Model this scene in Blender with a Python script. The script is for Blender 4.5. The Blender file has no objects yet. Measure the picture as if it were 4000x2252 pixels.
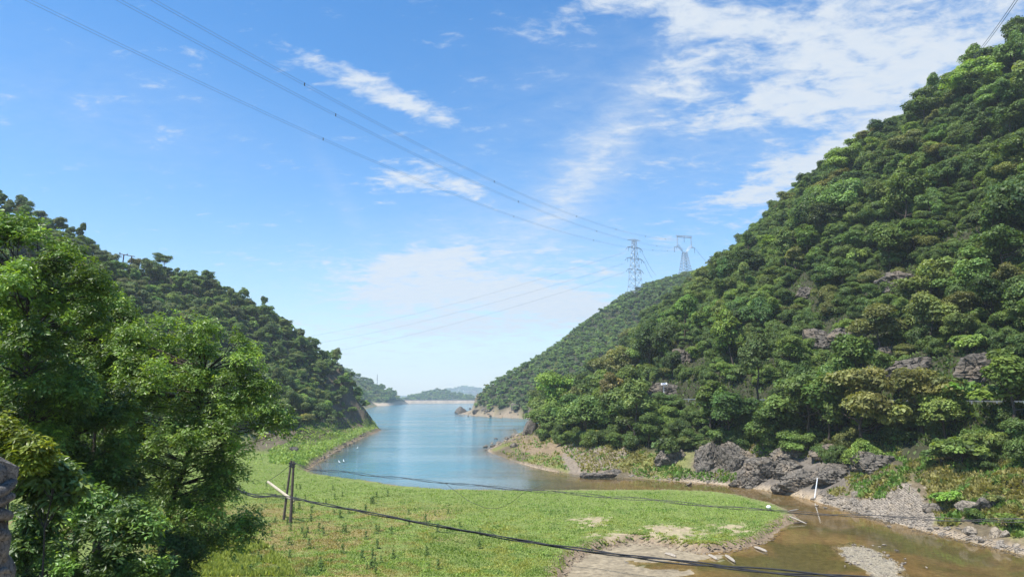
import bpy, bmesh, math
import numpy as np
from mathutils import Vector

# ------------------------------------------------------------------ camera, sky, sun, exposure
scene = bpy.context.scene
C = scene.collection
F_PX, CAM_H = 2667.0, 16.0
TH = math.atan((1542 - 1126) / F_PX)
CT, ST = math.cos(TH), math.sin(TH)

def ray(u, v):
    xc = (np.asarray(u, float) - 2000) / F_PX
    yc = (1126 - np.asarray(v, float)) / F_PX
    return xc, CT - yc * ST, ST + yc * CT

def P(u, v, Y):
    a, b, c = ray(u, v)
    t = Y / b
    return np.array([a * t, Y, CAM_H + c * t])

def G(u, v, z=0.0):
    a, b, c = ray(u, v)
    t = (z - CAM_H) / c
    return np.array([a * t, b * t, z])

def proj(p):
    p = np.asarray(p, float)
    dx, dy, dz = p[..., 0], p[..., 1], p[..., 2] - CAM_H
    fw = np.maximum(dy * CT + dz * ST, 0.1)
    up = -dy * ST + dz * CT
    return 2000 + F_PX * dx / fw, 1126 - F_PX * up / fw

cam_data = bpy.data.cameras.new('camera')
cam = bpy.data.objects.new('camera', cam_data)
C.objects.link(cam)
cam.location = (0, 0, CAM_H)
cam.rotation_euler = (math.pi / 2 + TH, 0, 0)
cam_data.sensor_width = 36
cam_data.lens = 36 * F_PX / 4000
cam_data.clip_start = 0.1
cam_data.clip_end = 30000
scene.camera = cam

SUN = np.array([-0.44, -0.26, 0.0]); SUN_EL = math.radians(62)
SUN_AZ = math.atan2(SUN[0], SUN[1])
sun_dir = Vector((math.sin(SUN_AZ) * math.cos(SUN_EL), math.cos(SUN_AZ) * math.cos(SUN_EL), math.sin(SUN_EL)))
sun_data = bpy.data.lights.new('sun', 'SUN')
sun_data.energy = 5.0
sun_data.angle = math.radians(0.5)
sun_data.color = (1.0, 0.955, 0.88)
sun = bpy.data.objects.new('sun', sun_data)
C.objects.link(sun)
sun.rotation_euler = sun_dir.to_track_quat('Z', 'Y').to_euler()
sun.location = (-200, 100, 400)

scene.view_settings.view_transform = 'Standard'
scene.view_settings.look = 'None'
scene.view_settings.gamma = 1.0
scene.view_settings.use_curve_mapping = False
scene.view_settings.exposure = 0.68
scene.cycles.use_denoising = True
scene.cycles.max_bounces = 8
scene.cycles.transparent_max_bounces = 16
scene.cycles.diffuse_bounces = 3
scene.cycles.glossy_bounces = 3
scene.cycles.volume_bounces = 1

# --- world
world = bpy.data.worlds.new('World')
scene.world = world
world.use_nodes = True
wt = world.node_tree
wt.nodes.clear()
def wn(t, **k):
    n = wt.nodes.new(t)
    for a, b in k.items():
        setattr(n, a, b)
    return n
def wl(a, b):
    wt.links.new(a, b)
def wmath(op, a, b=None, c=None, clamp=False):
    n = wn('ShaderNodeMath', operation=op, use_clamp=clamp)
    for i, x in enumerate((a, b, c)):
        if x is None: continue
        if isinstance(x, (int, float)): n.inputs[i].default_value = x
        else: wl(x, n.inputs[i])
    return n.outputs[0]
def wvec(op, a, b=None):
    n = wn('ShaderNodeVectorMath', operation=op)
    for i, x in enumerate((a, b)):
        if x is None: continue
        if isinstance(x, (tuple, list, np.ndarray)): n.inputs[i].default_value = tuple(float(q) for q in x)
        else: wl(x, n.inputs[i])
    return n.outputs['Value'] if op == 'DOT_PRODUCT' else n.outputs[0]

sky = wn('ShaderNodeTexSky', sky_type='NISHITA', sun_disc=False)
sky.sun_elevation = SUN_EL
sky.sun_rotation = SUN_AZ
sky.altitude = 100
sky.air_density = 1.0
sky.dust_density = 0.3
sky.ozone_density = 2.0
bg_sky = wn('ShaderNodeBackground'); bg_sky.inputs['Strength'].default_value = 0.135
hs = wn('ShaderNodeHueSaturation'); hs.inputs['Saturation'].default_value = 1.38; hs.inputs['Value'].default_value = 1.0
wl(sky.outputs[0], hs.inputs['Color']); wl(hs.outputs[0], bg_sky.inputs[0])
dirv = wvec('NORMALIZE', wn('ShaderNodeTexCoord').outputs['Generated'])
# cloud layer coordinates: the direction carried up to a flat layer
sep = wn('ShaderNodeSeparateXYZ'); wl(dirv, sep.inputs[0])
den = wmath('ADD', wmath('MAXIMUM', sep.outputs['Z'], 0.0), 0.16)
px_, py_ = wmath('DIVIDE', sep.outputs['X'], den), wmath('DIVIDE', sep.outputs['Y'], den)
comb = wn('ShaderNodeCombineXYZ'); wl(px_, comb.inputs[0]); wl(py_, comb.inputs[1])
mp = wn('ShaderNodeMapping'); wl(comb.outputs[0], mp.inputs[0])
mp.inputs['Rotation'].default_value = (0, 0, math.radians(25)); mp.inputs['Scale'].default_value = (1.0, 1.5, 1)
def wnoise(sc, det, rough, dist, off=0.0):
    n = wn('ShaderNodeTexNoise'); n.noise_dimensions = '3D'
    n.inputs['Scale'].default_value = sc; n.inputs['Detail'].default_value = det
    n.inputs['Roughness'].default_value = rough; n.inputs['Distortion'].default_value = dist
    v = wvec('ADD', mp.outputs[0], (off, off * 0.7, off * 1.3)); wl(v, n.inputs['Vector'])
    return n.outputs['Fac']
n_big = wnoise(7.0, 10, 0.6, 0.5)
n_fine = wnoise(20.0, 8, 0.62, 0.4, 5.0)
fbm = wmath('MULTIPLY', wmath('SUBTRACT', wmath('ADD', wmath('MULTIPLY', n_big, 0.65), wmath('MULTIPLY', n_fine, 0.35)), 0.5), 3.2)

def blob(u, v, hl, hw, ang, strength):
    a, b, c = ray(u, v)
    d = Vector((float(a), float(b), float(c))).normalized()
    right = Vector((1, 0, 0)); right = (right - right.dot(d) * d).normalized()
    up = d.cross(right) * -1
    if up.z < 0: up = -up
    e1 = right * math.cos(ang) - up * math.sin(ang)
    e2 = right * math.sin(ang) + up * math.cos(ang)
    k = 1.0 / Vector((float(a), float(b), float(c))).length
    A = wvec('DOT_PRODUCT', dirv, tuple(e1 / (hl / F_PX * k)))
    B = wvec('DOT_PRODUCT', dirv, tuple(e2 / (hw / F_PX * k)))
    r = wmath('MULTIPLY_ADD', A, A, wmath('MULTIPLY', B, B))
    return wmath('MULTIPLY', wmath('EXPONENT', wmath('MULTIPLY', r, -1.0)), strength)
def total(lst):
    s = lst[0]
    for x in lst[1:]: s = wmath('ADD', s, x)
    return s
R_ = math.radians
puffs = total([blob(*b) for b in [
    (1240, 250, 150, 45, R_(20), .50), (1420, 320, 170, 60, R_(22), .62), (1620, 420, 160, 50, R_(20), .6),
    (1580, 690, 190, 65, R_(5), .62), (1790, 725, 110, 40, R_(8), .58),
    (1700, 1010, 280, 48, R_(-8), .9), (1850, 1125, 460, 85, R_(6), .92), (2220, 1190, 220, 65, R_(8), .9), (1530, 1160, 220, 45, 0, .8), (1750, 1270, 420, 50, 0, .66), (2280, 1040, 160, 50, 0, .42),
    (2330, 30, 220, 60, R_(-8), .55), (2800, 60, 420, 115, R_(10), .66), (3250, 170, 430, 180, R_(-10), .62),
    (2640, 310, 130, 150, R_(20), .52), (3000, 430, 330, 85, R_(-8), .66), (3450, 330, 330, 90, R_(-15), .48),
    (3750, 130, 330, 200, R_(-25), .48), (3060, 700, 420, 80, R_(-24), .66), (3300, 560, 300, 70, R_(-32), .66), (2700, 640, 120, 30, 0, .35), (2500, 700, 150, 35, R_(8), .35),
    (2140, 985, 60, 25, 0, .33), (2870, 900, 80, 30, 0, .3), (2580, 930, 70, 25, 0, .3), (500, 430, 210, 110, R_(18), .20), (980, 1000, 150, 35, R_(8), .22),
    (1700, 1330, 600, 110, 0, .26)]])
dens = wn('ShaderNodeMapRange', interpolation_type='SMOOTHSTEP')
wl(wmath('ADD', fbm, puffs), dens.inputs[0])
dens.inputs[1].default_value = 0.18; dens.inputs[2].default_value = 0.95
veil = total([blob(*b) for b in [
    (2360, 560, 380, 85, R_(-52), .42), (2230, 760, 300, 110, R_(-45), .30), (1350, 800, 260, 35, R_(62), .12), (3000, 350, 900, 380, R_(-10), .28),
    (1800, 1000, 260, 200, R_(-45), .22), (1800, 1230, 800, 230, 0, .2), (450, 450, 500, 220, R_(15), .12), (2100, 1000, 700, 160, 0, .16)]])
veil = wmath('MULTIPLY', veil, wmath('MULTIPLY_ADD', wmath('ADD', wmath('MULTIPLY', n_big, .65), wmath('MULTIPLY', n_fine, .35)), 3.6, -0.95, clamp=False))
veil = wmath('MAXIMUM', veil, 0.0)
# thin white air low over the horizon, all round
low = wmath('MULTIPLY', wmath('EXPONENT', wmath('MULTIPLY', wmath('MAXIMUM', sep.outputs['Z'], 0.0), -9.0)), 0.62)
cov = wmath('SUBTRACT', 1.0, wmath('MULTIPLY', wmath('MULTIPLY', wmath('SUBTRACT', 1.0, wmath('MULTIPLY', dens.outputs[0], 0.93)),
      wmath('SUBTRACT', 1.0, veil, clamp=True)), wmath('SUBTRACT', 1.0, low, clamp=True)), clamp=True)
bg_cl = wn('ShaderNodeBackground'); bg_cl.inputs['Strength'].default_value = 0.56
ccol = wn('ShaderNodeMix', data_type='RGBA'); wl(n_fine, ccol.inputs[0])
ccol.inputs[6].default_value = (0.72, 0.85, 1.0, 1); ccol.inputs[7].default_value = (0.97, 0.99, 1.0, 1)
wl(ccol.outputs[2], bg_cl.inputs[0])
mixw = wn('ShaderNodeMixShader'); wl(cov, mixw.inputs[0]); wl(bg_sky.outputs[0], mixw.inputs[1]); wl(bg_cl.outputs[0], mixw.inputs[2])
wo = wn('ShaderNodeOutputWorld'); wl(mixw.outputs[0], wo.inputs[0])

# ------------------------------------------------------------------ helpers
RNG = np.random.default_rng(7)
_perm = np.random.default_rng(3).permutation(512)
_perm = np.concatenate([_perm, _perm, _perm])
_grad = np.random.default_rng(4).normal(size=(512, 3)); _grad /= np.linalg.norm(_grad, axis=1)[:, None]
def pnoise(x, y, z=0.0):
    x, y, z = np.broadcast_arrays(np.asarray(x, float), np.asarray(y, float), np.asarray(z, float))
    xi, yi, zi = np.floor(x).astype(int), np.floor(y).astype(int), np.floor(z).astype(int)
    xf, yf, zf = x - xi, y - yi, z - zi
    u, v, w = [t * t * t * (t * (t * 6 - 15) + 10) for t in (xf, yf, zf)]
    def g(i, j, k):
        h = _perm[_perm[_perm[(xi + i) & 511] + ((yi + j) & 511)] + ((zi + k) & 511)]
        gr = _grad[h]
        return gr[..., 0] * (xf - i) + gr[..., 1] * (yf - j) + gr[..., 2] * (zf - k)
    def L(a, b, t): return a + (b - a) * t
    return L(L(L(g(0,0,0), g(1,0,0), u), L(g(0,1,0), g(1,1,0), u), v), L(L(g(0,0,1), g(1,0,1), u), L(g(0,1,1), g(1,1,1), u), v), w) * 1.6
def fbmn(x, y, z=0.0, oct=4, gain=0.5):
    s, a = 0.0, 1.0
    x, y, z = np.asarray(x, float), np.asarray(y, float), np.asarray(z, float)
    for i in range(oct):
        s = s + a * pnoise(x * 2**i + i * 17.3, y * 2**i + i * 9.1, z * 2**i + i * 5.7); a *= gain
    return s
def smooth(a, b, x):
    t = np.clip((x - a) / (b - a), 0, 1)
    return t * t * (3 - 2 * t)

def mesh_np(name, verts, faces, cols=None, smooth_shade=False):
    """verts (n,3); faces (m,k) one k; cols (n,3) point colours"""
    verts = np.asarray(verts, np.float32); faces = np.asarray(faces, np.int32)
    m = bpy.data.meshes.new(name)
    k = faces.shape[1]
    m.vertices.add(len(verts)); m.vertices.foreach_set('co', verts.ravel())
    m.loops.add(faces.size); m.loops.foreach_set('vertex_index', faces.ravel())
    m.polygons.add(len(faces))
    m.polygons.foreach_set('loop_start', np.arange(0, faces.size, k, dtype=np.int32))
    m.polygons.foreach_set('loop_total', np.full(len(faces), k, np.int32))
    m.polygons.foreach_set('use_smooth', np.full(len(faces), smooth_shade, bool))
    m.update(calc_edges=True)
    if cols is not None:
        a = m.color_attributes.new('Col', 'FLOAT_COLOR', 'POINT')
        c4 = np.ones((len(verts), 4), np.float32); c4[:, :3] = cols
        a.data.foreach_set('color', c4.ravel())
    return m
def link(name, mesh, material=None, parent=None, loc=None, **props):
    o = bpy.data.objects.new(name, mesh)
    C.objects.link(o)
    if material is not None and mesh is not None and not mesh.materials: mesh.materials.append(material)
    if parent is not None: o.parent = parent
    if loc is not None: o.location = tuple(float(q) for q in loc)
    for a, b in props.items(): o[a] = b
    return o
def empty(name, loc, label, category, group=None, rz=0.0):
    o = bpy.data.objects.new(name, None); C.objects.link(o)
    o.location = tuple(float(q) for q in loc); o.rotation_euler = (0, 0, rz); o.empty_display_size = 0.3
    o['label'] = label; o['category'] = category
    if group: o['group'] = group
    return o
class MB:
    """collects tubes and boxes into one mesh (triangles and quads as quads)"""
    def __init__(s): s.v, s.f, s.n = [], [], 0
    def add(s, v, f):
        s.v.append(np.asarray(v, float)); s.f.append(np.asarray(f, int) + s.n); s.n += len(v)
    def tube(s, pts, rad, sides=6, cap=True):
        pts = np.asarray(pts, float); n = len(pts)
        rad = np.broadcast_to(np.asarray(rad, float), (n,))
        t = np.gradient(pts, axis=0); t /= np.linalg.norm(t, axis=1)[:, None] + 1e-9
        ref = np.array([0, 0, 1.0]) if abs(t[:, 2]).mean() < 0.8 else np.array([1.0, 0, 0])
        a = np.cross(t, ref); a /= np.linalg.norm(a, axis=1)[:, None] + 1e-9
        b = np.cross(t, a)
        ang = np.arange(sides) * 2 * math.pi / sides
        v = pts[:, None] + rad[:, None, None] * (np.cos(ang)[None, :, None] * a[:, None] + np.sin(ang)[None, :, None] * b[:, None])
        v = v.reshape(-1, 3)
        i = np.arange(n - 1)[:, None] * sides; j = np.arange(sides)[None]; j2 = (j + 1) % sides
        f = np.stack([i + j, i + j2, i + sides + j2, i + sides + j], -1).reshape(-1, 4)
        if cap:
            ctr = np.array([pts[0], pts[-1]]); c0 = len(v); v = np.vstack([v, ctr])
            jj = np.arange(0, sides, 2); e = (n - 1) * sides
            f = np.vstack([f, np.stack([np.full_like(jj, c0), (jj + 2) % sides, (jj + 1) % sides, jj], -1),
                           np.stack([np.full_like(jj, c0 + 1), e + jj, e + (jj + 1) % sides, e + (jj + 2) % sides], -1)])
        s.add(v, f); return s
    def bar(s, a, b, r, sides=4): return s.tube([a, b], r, sides, False)
    def box(s, c, size, rz=0.0):
        h = np.array(size) / 2
        v = np.array([[x, y, z] for z in (-1, 1) for y in (-1, 1) for x in (-1, 1)]) * h
        cs, sn = math.cos(rz), math.sin(rz)
        v = v @ np.array([[cs, sn, 0], [-sn, cs, 0], [0, 0, 1]]) + np.array(c)
        s.add(v, [[0,2,3,1],[4,5,7,6],[0,1,5,4],[2,6,7,3],[0,4,6,2],[1,3,7,5]]); return s
    def mesh(s, name, smooth_shade=False):
        return mesh_np(name, np.vstack(s.v), np.vstack(s.f), None, smooth_shade)

# ------------------------------------------------------------------ materials
def mat(name):
    m = bpy.data.materials.new(name); m.use_nodes = True
    return m, m.node_tree, m.node_tree.nodes['Principled BSDF']
def nd(t, kind, **k):
    n = t.nodes.new(kind)
    for a, b in k.items(): setattr(n, a, b)
    return n
def simple(name, col, rough=0.7, metal=0.0, var=0.25, scale=6.0, bump=0.2, spec=0.3):
    m, t, b = mat(name)
    tc = nd(t, 'ShaderNodeTexCoord'); nz = nd(t, 'ShaderNodeTexNoise')
    nz.inputs['Scale'].default_value = scale; nz.inputs['Detail'].default_value = 6
    t.links.new(tc.outputs['Object'], nz.inputs['Vector'])
    mr = nd(t, 'ShaderNodeMapRange'); t.links.new(nz.outputs['Fac'], mr.inputs[0])
    mr.inputs[1].default_value = .3; mr.inputs[2].default_value = .7; mr.inputs[3].default_value = 1 - var; mr.inputs[4].default_value = 1 + var
    mx = nd(t, 'ShaderNodeVectorMath', operation='SCALE'); mx.inputs[0].default_value = col; t.links.new(mr.outputs[0], mx.inputs['Scale'])
    t.links.new(mx.outputs[0], b.inputs['Base Color'])
    b.inputs['Roughness'].default_value = rough; b.inputs['Metallic'].default_value = metal; b.inputs['Specular IOR Level'].default_value = spec
    if bump:
        bp = nd(t, 'ShaderNodeBump'); bp.inputs['Strength'].default_value = bump; t.links.new(nz.outputs['Fac'], bp.inputs['Height']); t.links.new(bp.outputs[0], b.inputs['Normal'])
    return m
def leaf_material(name, trans=0.38, rough=0.5, spec=0.25, use_obj=True):
    m, t, b = mat(name)
    at = nd(t, 'ShaderNodeAttribute', attribute_name='Col')
    col = at.outputs['Color']
    if use_obj:
        oi = nd(t, 'ShaderNodeObjectInfo')
        mx = nd(t, 'ShaderNodeMix', data_type='RGBA', blend_type='MULTIPLY'); mx.inputs[0].default_value = 1
        t.links.new(col, mx.inputs[6]); t.links.new(oi.outputs['Color'], mx.inputs[7])
        mr = nd(t, 'ShaderNodeMapRange'); mr.inputs[3].default_value = .75; mr.inputs[4].default_value = 1.25; t.links.new(oi.outputs['Random'], mr.inputs[0])
        sc = nd(t, 'ShaderNodeVectorMath', operation='SCALE'); t.links.new(mx.outputs[2], sc.inputs[0]); t.links.new(mr.outputs[0], sc.inputs['Scale'])
        col = sc.outputs[0]
    t.links.new(col, b.inputs['Base Color'])
    b.inputs['Roughness'].default_value = rough; b.inputs['Specular IOR Level'].default_value = spec
    tr = nd(t, 'ShaderNodeBsdfTranslucent')
    ym = nd(t, 'ShaderNodeMix', data_type='RGBA', blend_type='MULTIPLY'); ym.inputs[0].default_value = 1; ym.inputs[7].default_value = (1.5, 1.45, .55, 1)
    t.links.new(col, ym.inputs[6]); t.links.new(ym.outputs[2], tr.inputs[0])
    ms = nd(t, 'ShaderNodeMixShader'); ms.inputs[0].default_value = trans
    out = t.nodes['Material Output']
    t.links.new(b.outputs[0], ms.inputs[1]); t.links.new(tr.outputs[0], ms.inputs[2]); t.links.new(ms.outputs[0], out.inputs['Surface'])
    return m
M_LEAF = leaf_material('tree_leaves', trans=0.36)
M_LEAF_NEAR = leaf_material('near_leaves', trans=0.34, rough=0.42, spec=0.45, use_obj=False)
M_GRASS = leaf_material('meadow_plants', trans=0.30, rough=0.6, use_obj=False)
M_BARK = simple('bark', (0.065, 0.05, 0.038), .9, scale=8, bump=.5)
M_DEADWOOD = simple('dead_wood', (0.34, 0.30, 0.245), .9, scale=9)
M_POLE = simple('weathered_pole', (0.11, 0.085, 0.07), .9, scale=3)
M_PALEPOLE = simple('pale_pole', (0.48, 0.42, 0.31), .7, scale=3, var=.15)
M_STEEL = simple('galvanised_steel', (0.30, 0.34, 0.38), .5, .3, scale=.2, bump=0)
M_WIRE = simple('dark_wire', (0.13, 0.16, 0.20), .6, 0, bump=0)
M_CABLE = simple('black_cable', (0.03, 0.03, 0.033), .5, bump=0)
M_WHITE = simple('white_paint', (0.78, 0.8, 0.8), .5, var=.06)
M_PANEL = simple('solar_cells', (0.03, 0.05, 0.12), .2, bump=0)
M_CONC = simple('pale_concrete', (0.52, 0.45, 0.37), .9, scale=.15, var=.12)
M_DAM = simple('dam_facing', (0.36, 0.295, 0.225), .9, scale=.12, var=.22)
M_DAMBAND = simple('dam_waterline', (0.46, 0.41, 0.34), .9, scale=.3, var=.2)
M_DARKCONC = simple('dark_concrete', (0.17, 0.16, 0.16), .9, scale=.3)
M_ROAD = simple('asphalt', (0.11, 0.11, 0.105), .9, scale=2)
M_FEATHER = simple('white_feathers', (0.82, 0.82, 0.8), .7, var=.05, bump=0)
M_BEAK = simple('yellow_beak', (0.55, 0.4, 0.06), .5, bump=0)

def rock_material(name, light, dark, scale=1.0, warm=(0.30, 0.24, 0.18)):
    m, t, b = mat(name)
    tc = nd(t, 'ShaderNodeTexCoord'); geo = nd(t, 'ShaderNodeNewGeometry')
    def noise(s, d=8, r=.6):
        n = nd(t, 'ShaderNodeTexNoise'); n.inputs['Scale'].default_value = s * scale; n.inputs['Detail'].default_value = d; n.inputs['Roughness'].default_value = r
        t.links.new(geo.outputs['Position'], n.inputs['Vector']); return n.outputs['Fac']
    n1, n2, n3 = noise(.35), noise(2.2), noise(.12, 4)
    vo = nd(t, 'ShaderNodeTexVoronoi', feature='DISTANCE_TO_EDGE'); vo.inputs['Scale'].default_value = .9 * scale
    ad = nd(t, 'ShaderNodeVectorMath', operation='ADD'); t.links.new(geo.outputs['Position'], ad.inputs[0])
    nzc = nd(t, 'ShaderNodeTexNoise'); nzc.inputs['Scale'].default_value = .8 * scale; nzc.inputs['Detail'].default_value = 4
    t.links.new(geo.outputs['Position'], nzc.inputs['Vector']); t.links.new(nzc.outputs['Color'], ad.inputs[1]); t.links.new(ad.outputs[0], vo.inputs['Vector'])
    cr = nd(t, 'ShaderNodeMapRange'); cr.inputs[2].default_value = .05; t.links.new(vo.outputs['Distance'], cr.inputs[0])
    m1 = nd(t, 'ShaderNodeMix', data_type='RGBA'); m1.inputs[6].default_value = (*dark, 1); m1.inputs[7].default_value = (*light, 1)
    r1 = nd(t, 'ShaderNodeMapRange'); r1.inputs[1].default_value = .35; r1.inputs[2].default_value = .65; t.links.new(n2, r1.inputs[0]); t.links.new(r1.outputs[0], m1.inputs[0])
    m2 = nd(t, 'ShaderNodeMix', data_type='RGBA'); m2.inputs[7].default_value = (*warm, 1); t.links.new(m1.outputs[2], m2.inputs[6])
    r2 = nd(t, 'ShaderNodeMapRange'); r2.inputs[1].default_value = .5; r2.inputs[2].default_value = .72; t.links.new(n1, r2.inputs[0]); t.links.new(r2.outputs[0], m2.inputs[0])
    m3 = nd(t, 'ShaderNodeMix', data_type='RGBA'); m3.inputs[6].default_value = (.035, .033, .03, 1); t.links.new(cr.outputs[0], m3.inputs[0]); t.links.new(m2.outputs[2], m3.inputs[7])
    t.links.new(m3.outputs[2], b.inputs['Base Color'])
    b.inputs['Roughness'].default_value = .92; b.inputs['Specular IOR Level'].default_value = .2
    bp = nd(t, 'ShaderNodeBump'); bp.inputs['Strength'].default_value = .7; bp.inputs['Distance'].default_value = .25 / scale
    mm = nd(t, 'ShaderNodeMath', operation='MULTIPLY_ADD'); mm.inputs[1].default_value = .6; t.links.new(n2, mm.inputs[0]); t.links.new(cr.outputs[0], mm.inputs[2])
    t.links.new(mm.outputs[0], bp.inputs['Height']); t.links.new(bp.outputs[0], b.inputs['Normal'])
    return m
M_ROCK = rock_material('grey_rock', (0.19, 0.168, 0.138), (0.078, 0.069, 0.058), 1.0, (0.24, 0.19, 0.135))
M_CLIFF = rock_material('brown_cliff', (0.165, 0.145, 0.118), (0.065, 0.057, 0.048), .6, (0.20, 0.155, 0.108))
M_STONE = rock_material('shore_stone', (0.30, 0.262, 0.21), (0.14, 0.122, 0.10), 2.0, (0.35, 0.285, 0.20))
M_COB = rock_material('cream_cobble', (0.41, 0.365, 0.28), (0.24, 0.21, 0.155), 3.0, (0.42, 0.34, 0.225))
M_CARVED = rock_material('carved_stone', (0.20, 0.19, 0.175), (0.09, 0.085, 0.078), 14.0, (0.24, 0.22, 0.18))

# ground: colour per zone from the vertices, grain and relief from noise
def ground_material():
    m, t, b = mat('ground')
    at = nd(t, 'ShaderNodeAttribute', attribute_name='Col'); geo = nd(t, 'ShaderNodeNewGeometry')
    n1 = nd(t, 'ShaderNodeTexNoise'); n1.inputs['Scale'].default_value = 1.6; n1.inputs['Detail'].default_value = 10; n1.inputs['Roughness'].default_value = .65
    t.links.new(geo.outputs['Position'], n1.inputs['Vector'])
    mr = nd(t, 'ShaderNodeMapRange'); mr.inputs[1].default_value = .3; mr.inputs[2].default_value = .7; mr.inputs[3].default_value = .6; mr.inputs[4].default_value = 1.4
    t.links.new(n1.outputs['Fac'], mr.inputs[0])
    sc = nd(t, 'ShaderNodeVectorMath', operation='SCALE'); t.links.new(at.outputs['Color'], sc.inputs[0]); t.links.new(mr.outputs[0], sc.inputs['Scale'])
    t.links.new(sc.outputs[0], b.inputs['Base Color']); b.inputs['Roughness'].default_value = .95; b.inputs['Specular IOR Level'].default_value = .1
    bp = nd(t, 'ShaderNodeBump'); bp.inputs['Strength'].default_value = .6; bp.inputs['Distance'].default_value = .3; t.links.new(n1.outputs['Fac'], bp.inputs['Height']); t.links.new(bp.outputs[0], b.inputs['Normal'])
    return m
M_GROUND = ground_material()

# ------------------------------------------------------------------ terrain
def g2(lst, z=0.0): return [tuple(G(u, v, z)[:2]) for u, v in lst]
L_SHORE = [(4, 20), (4, 45)] + g2([(2190, 2275), (2225, 2195), (2330, 2150), (2480, 2118), (2620, 2138), (2750, 2160), (2880, 2143), (2985, 2120), (3050, 2065),
      (3120, 2030), (3090, 2005), (3010, 1975), (2900, 1948), (2780, 1932), (2600, 1925), (2100, 1928), (1750, 1927), (1560, 1915), (1420, 1893), (1250, 1872), (1190, 1852),
      (1230, 1812), (1330, 1752), (1400, 1716), (1450, 1694), (1492, 1678)]) + [(-72, 345), (-95, 400), (-130, 520), (-165, 740), (-200, 1000), (-260, 1290)]
R_SHORE = [(56, 20), (54, 50)] + g2([(4000, 2165), (3700, 2092), (3560, 2062), (3420, 2030), (3300, 1992), (3160, 1947), (3000, 1916), (2880, 1898), (2700, 1882), (2500, 1874),
      (2300, 1868), (2200, 1852), (2100, 1830), (2000, 1802), (1920, 1776), (1895, 1760), (1930, 1742), (1990, 1715), (2025, 1690), (2015, 1676), (2080, 1669)]) + [(34, 350), (62, 385), (52, 430)] + g2(
      [(2085, 1638), (1950, 1630), (1830, 1624), (1785, 1617)]) + [(-38, 640), (-30, 800), (-50, 1000), (-40, 1290)]
R_SLOPE = [.35, .35, .35, .35, .4, .55, .9, 1.5, 1.9, 1.7, 1.2, .8, .6, .5, .35, .28, .22, .2, .2, .3, .5, .6, .7, .8, .6, .5, .35, .33, .3, .3, .4, .4, .4, .4]
L_POLY = L_SHORE + [(-900, 1290), (-900, -60), (4, -60)]
R_POLY = R_SHORE + [(900, 1290), (900, -60), (56, -60)]

def inpoly(x, y, poly):
    r = np.zeros(np.shape(x), bool)
    n = len(poly)
    for i in range(n):
        x1, y1 = poly[i]; x2, y2 = poly[(i + 1) % n]
        if y1 == y2: continue
        c = ((y1 > y) != (y2 > y)) & (x < (x2 - x1) * (y - y1) / (y2 - y1) + x1)
        r ^= c
    return r
def polydist(x, y, line, attr=None):
    best = np.full(np.shape(x), 1e9); val = np.zeros(np.shape(x))
    for i in range(len(line) - 1):
        ax, ay = line[i]; bx, by = line[i + 1]
        dx, dy = bx - ax, by - ay
        t = np.clip(((x - ax) * dx + (y - ay) * dy) / (dx * dx + dy * dy), 0, 1)
        d = np.hypot(x - ax - t * dx, y - ay - t * dy)
        k = d < best
        best = np.where(k, d, best)
        if attr is not None: val = np.where(k, attr[i] + (attr[i + 1] - attr[i]) * t, val)
    return best, val

class RBF:
    def __init__(s, pts, c=12.0):
        p = np.array(pts, float); s.p, s.c = p[:, :2], c
        n = len(p)
        A = np.sqrt(((s.p[:, None] - s.p[None]) ** 2).sum(-1) + c * c)
        B = np.zeros((n + 1, n + 1)); B[:n, :n] = -A - np.eye(n) * 0.0; B[:n, n] = 1; B[n, :n] = 1
        s.w = np.linalg.solve(B, np.append(p[:, 2], 0))
    def __call__(s, x, y):
        out = np.full(np.shape(x), s.w[-1])
        for (a, b), w in zip(s.p, s.w[:-1]):
            out = out - w * np.sqrt((x - a) ** 2 + (y - b) ** 2 + s.c ** 2)
        return out
def sky_pts(lst, drop):
    o = []
    for u, v, Y in lst:
        p = P(u, v, Y); o.append((p[0], p[1], p[2] - drop))
    return o
ROAD = [tuple(P(u, 1565, Y)[:2]) for u, Y in [(4600, 78), (4000, 100), (3500, 120), (3000, 143), (2620, 168), (2420, 200), (2310, 240)]] + [(36, 285), (52, 335), (90, 372), (130, 400)]
left_sky = [(-250, 690, 190), (0, 770, 200), (130, 835, 212), (290, 905, 225), (335, 1060, 255), (430, 1085, 262), (490, 1095, 266), (545, 1085, 270), (600, 1035, 275), (360, 1120, 300), (450, 1150, 300), (540, 1150, 300), (640, 1110, 305), (1250, 1440, 352), (1330, 1500, 352), (690, 1050, 280), (900, 1140, 292), (1050, 1222, 300), (1180, 1310, 308),
            (1300, 1432, 315), (1380, 1455, 318), (1440, 1500, 320)]
hillL = RBF(sky_pts(left_sky, 4.5) + [(-50, 165, 0), (-56, 240, 1), (-62, 318, 0), (-73, 215, 4), (-85, 180, 3), (-100, 140, 3), (-108, 100, 3), (-100, 60, 4), (-40, 120, -6), (-60, 150, -3), (-60, 100, -8),
      (-60, 70, -6), (-20, 80, -9), (-95, 400, 0), (-130, 520, 0), (-165, 740, 0), (-120, 380, 12), (-260, 420, 35), (-300, 300, 80), (-360, 190, 120), (-260, 60, 45), (-160, 20, 25), (-300, 650, 40), (-450, 500, 80), (-300, 1000, 30), (-500, 900, 70)])
right_sky = [(4500, -120, 190), (4000, 135, 212), (3700, 320, 236), (3550, 412, 250), (3300, 568, 275), (3100, 708, 296), (3000, 850, 306), (2900, 930, 326), (2750, 1062, 366), (2690, 1118, 400)]
spur = [(2600, 1190, 380), (2500, 1262, 352), (2380, 1340, 330), (2260, 1415, 300), (2160, 1480, 268)]
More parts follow.
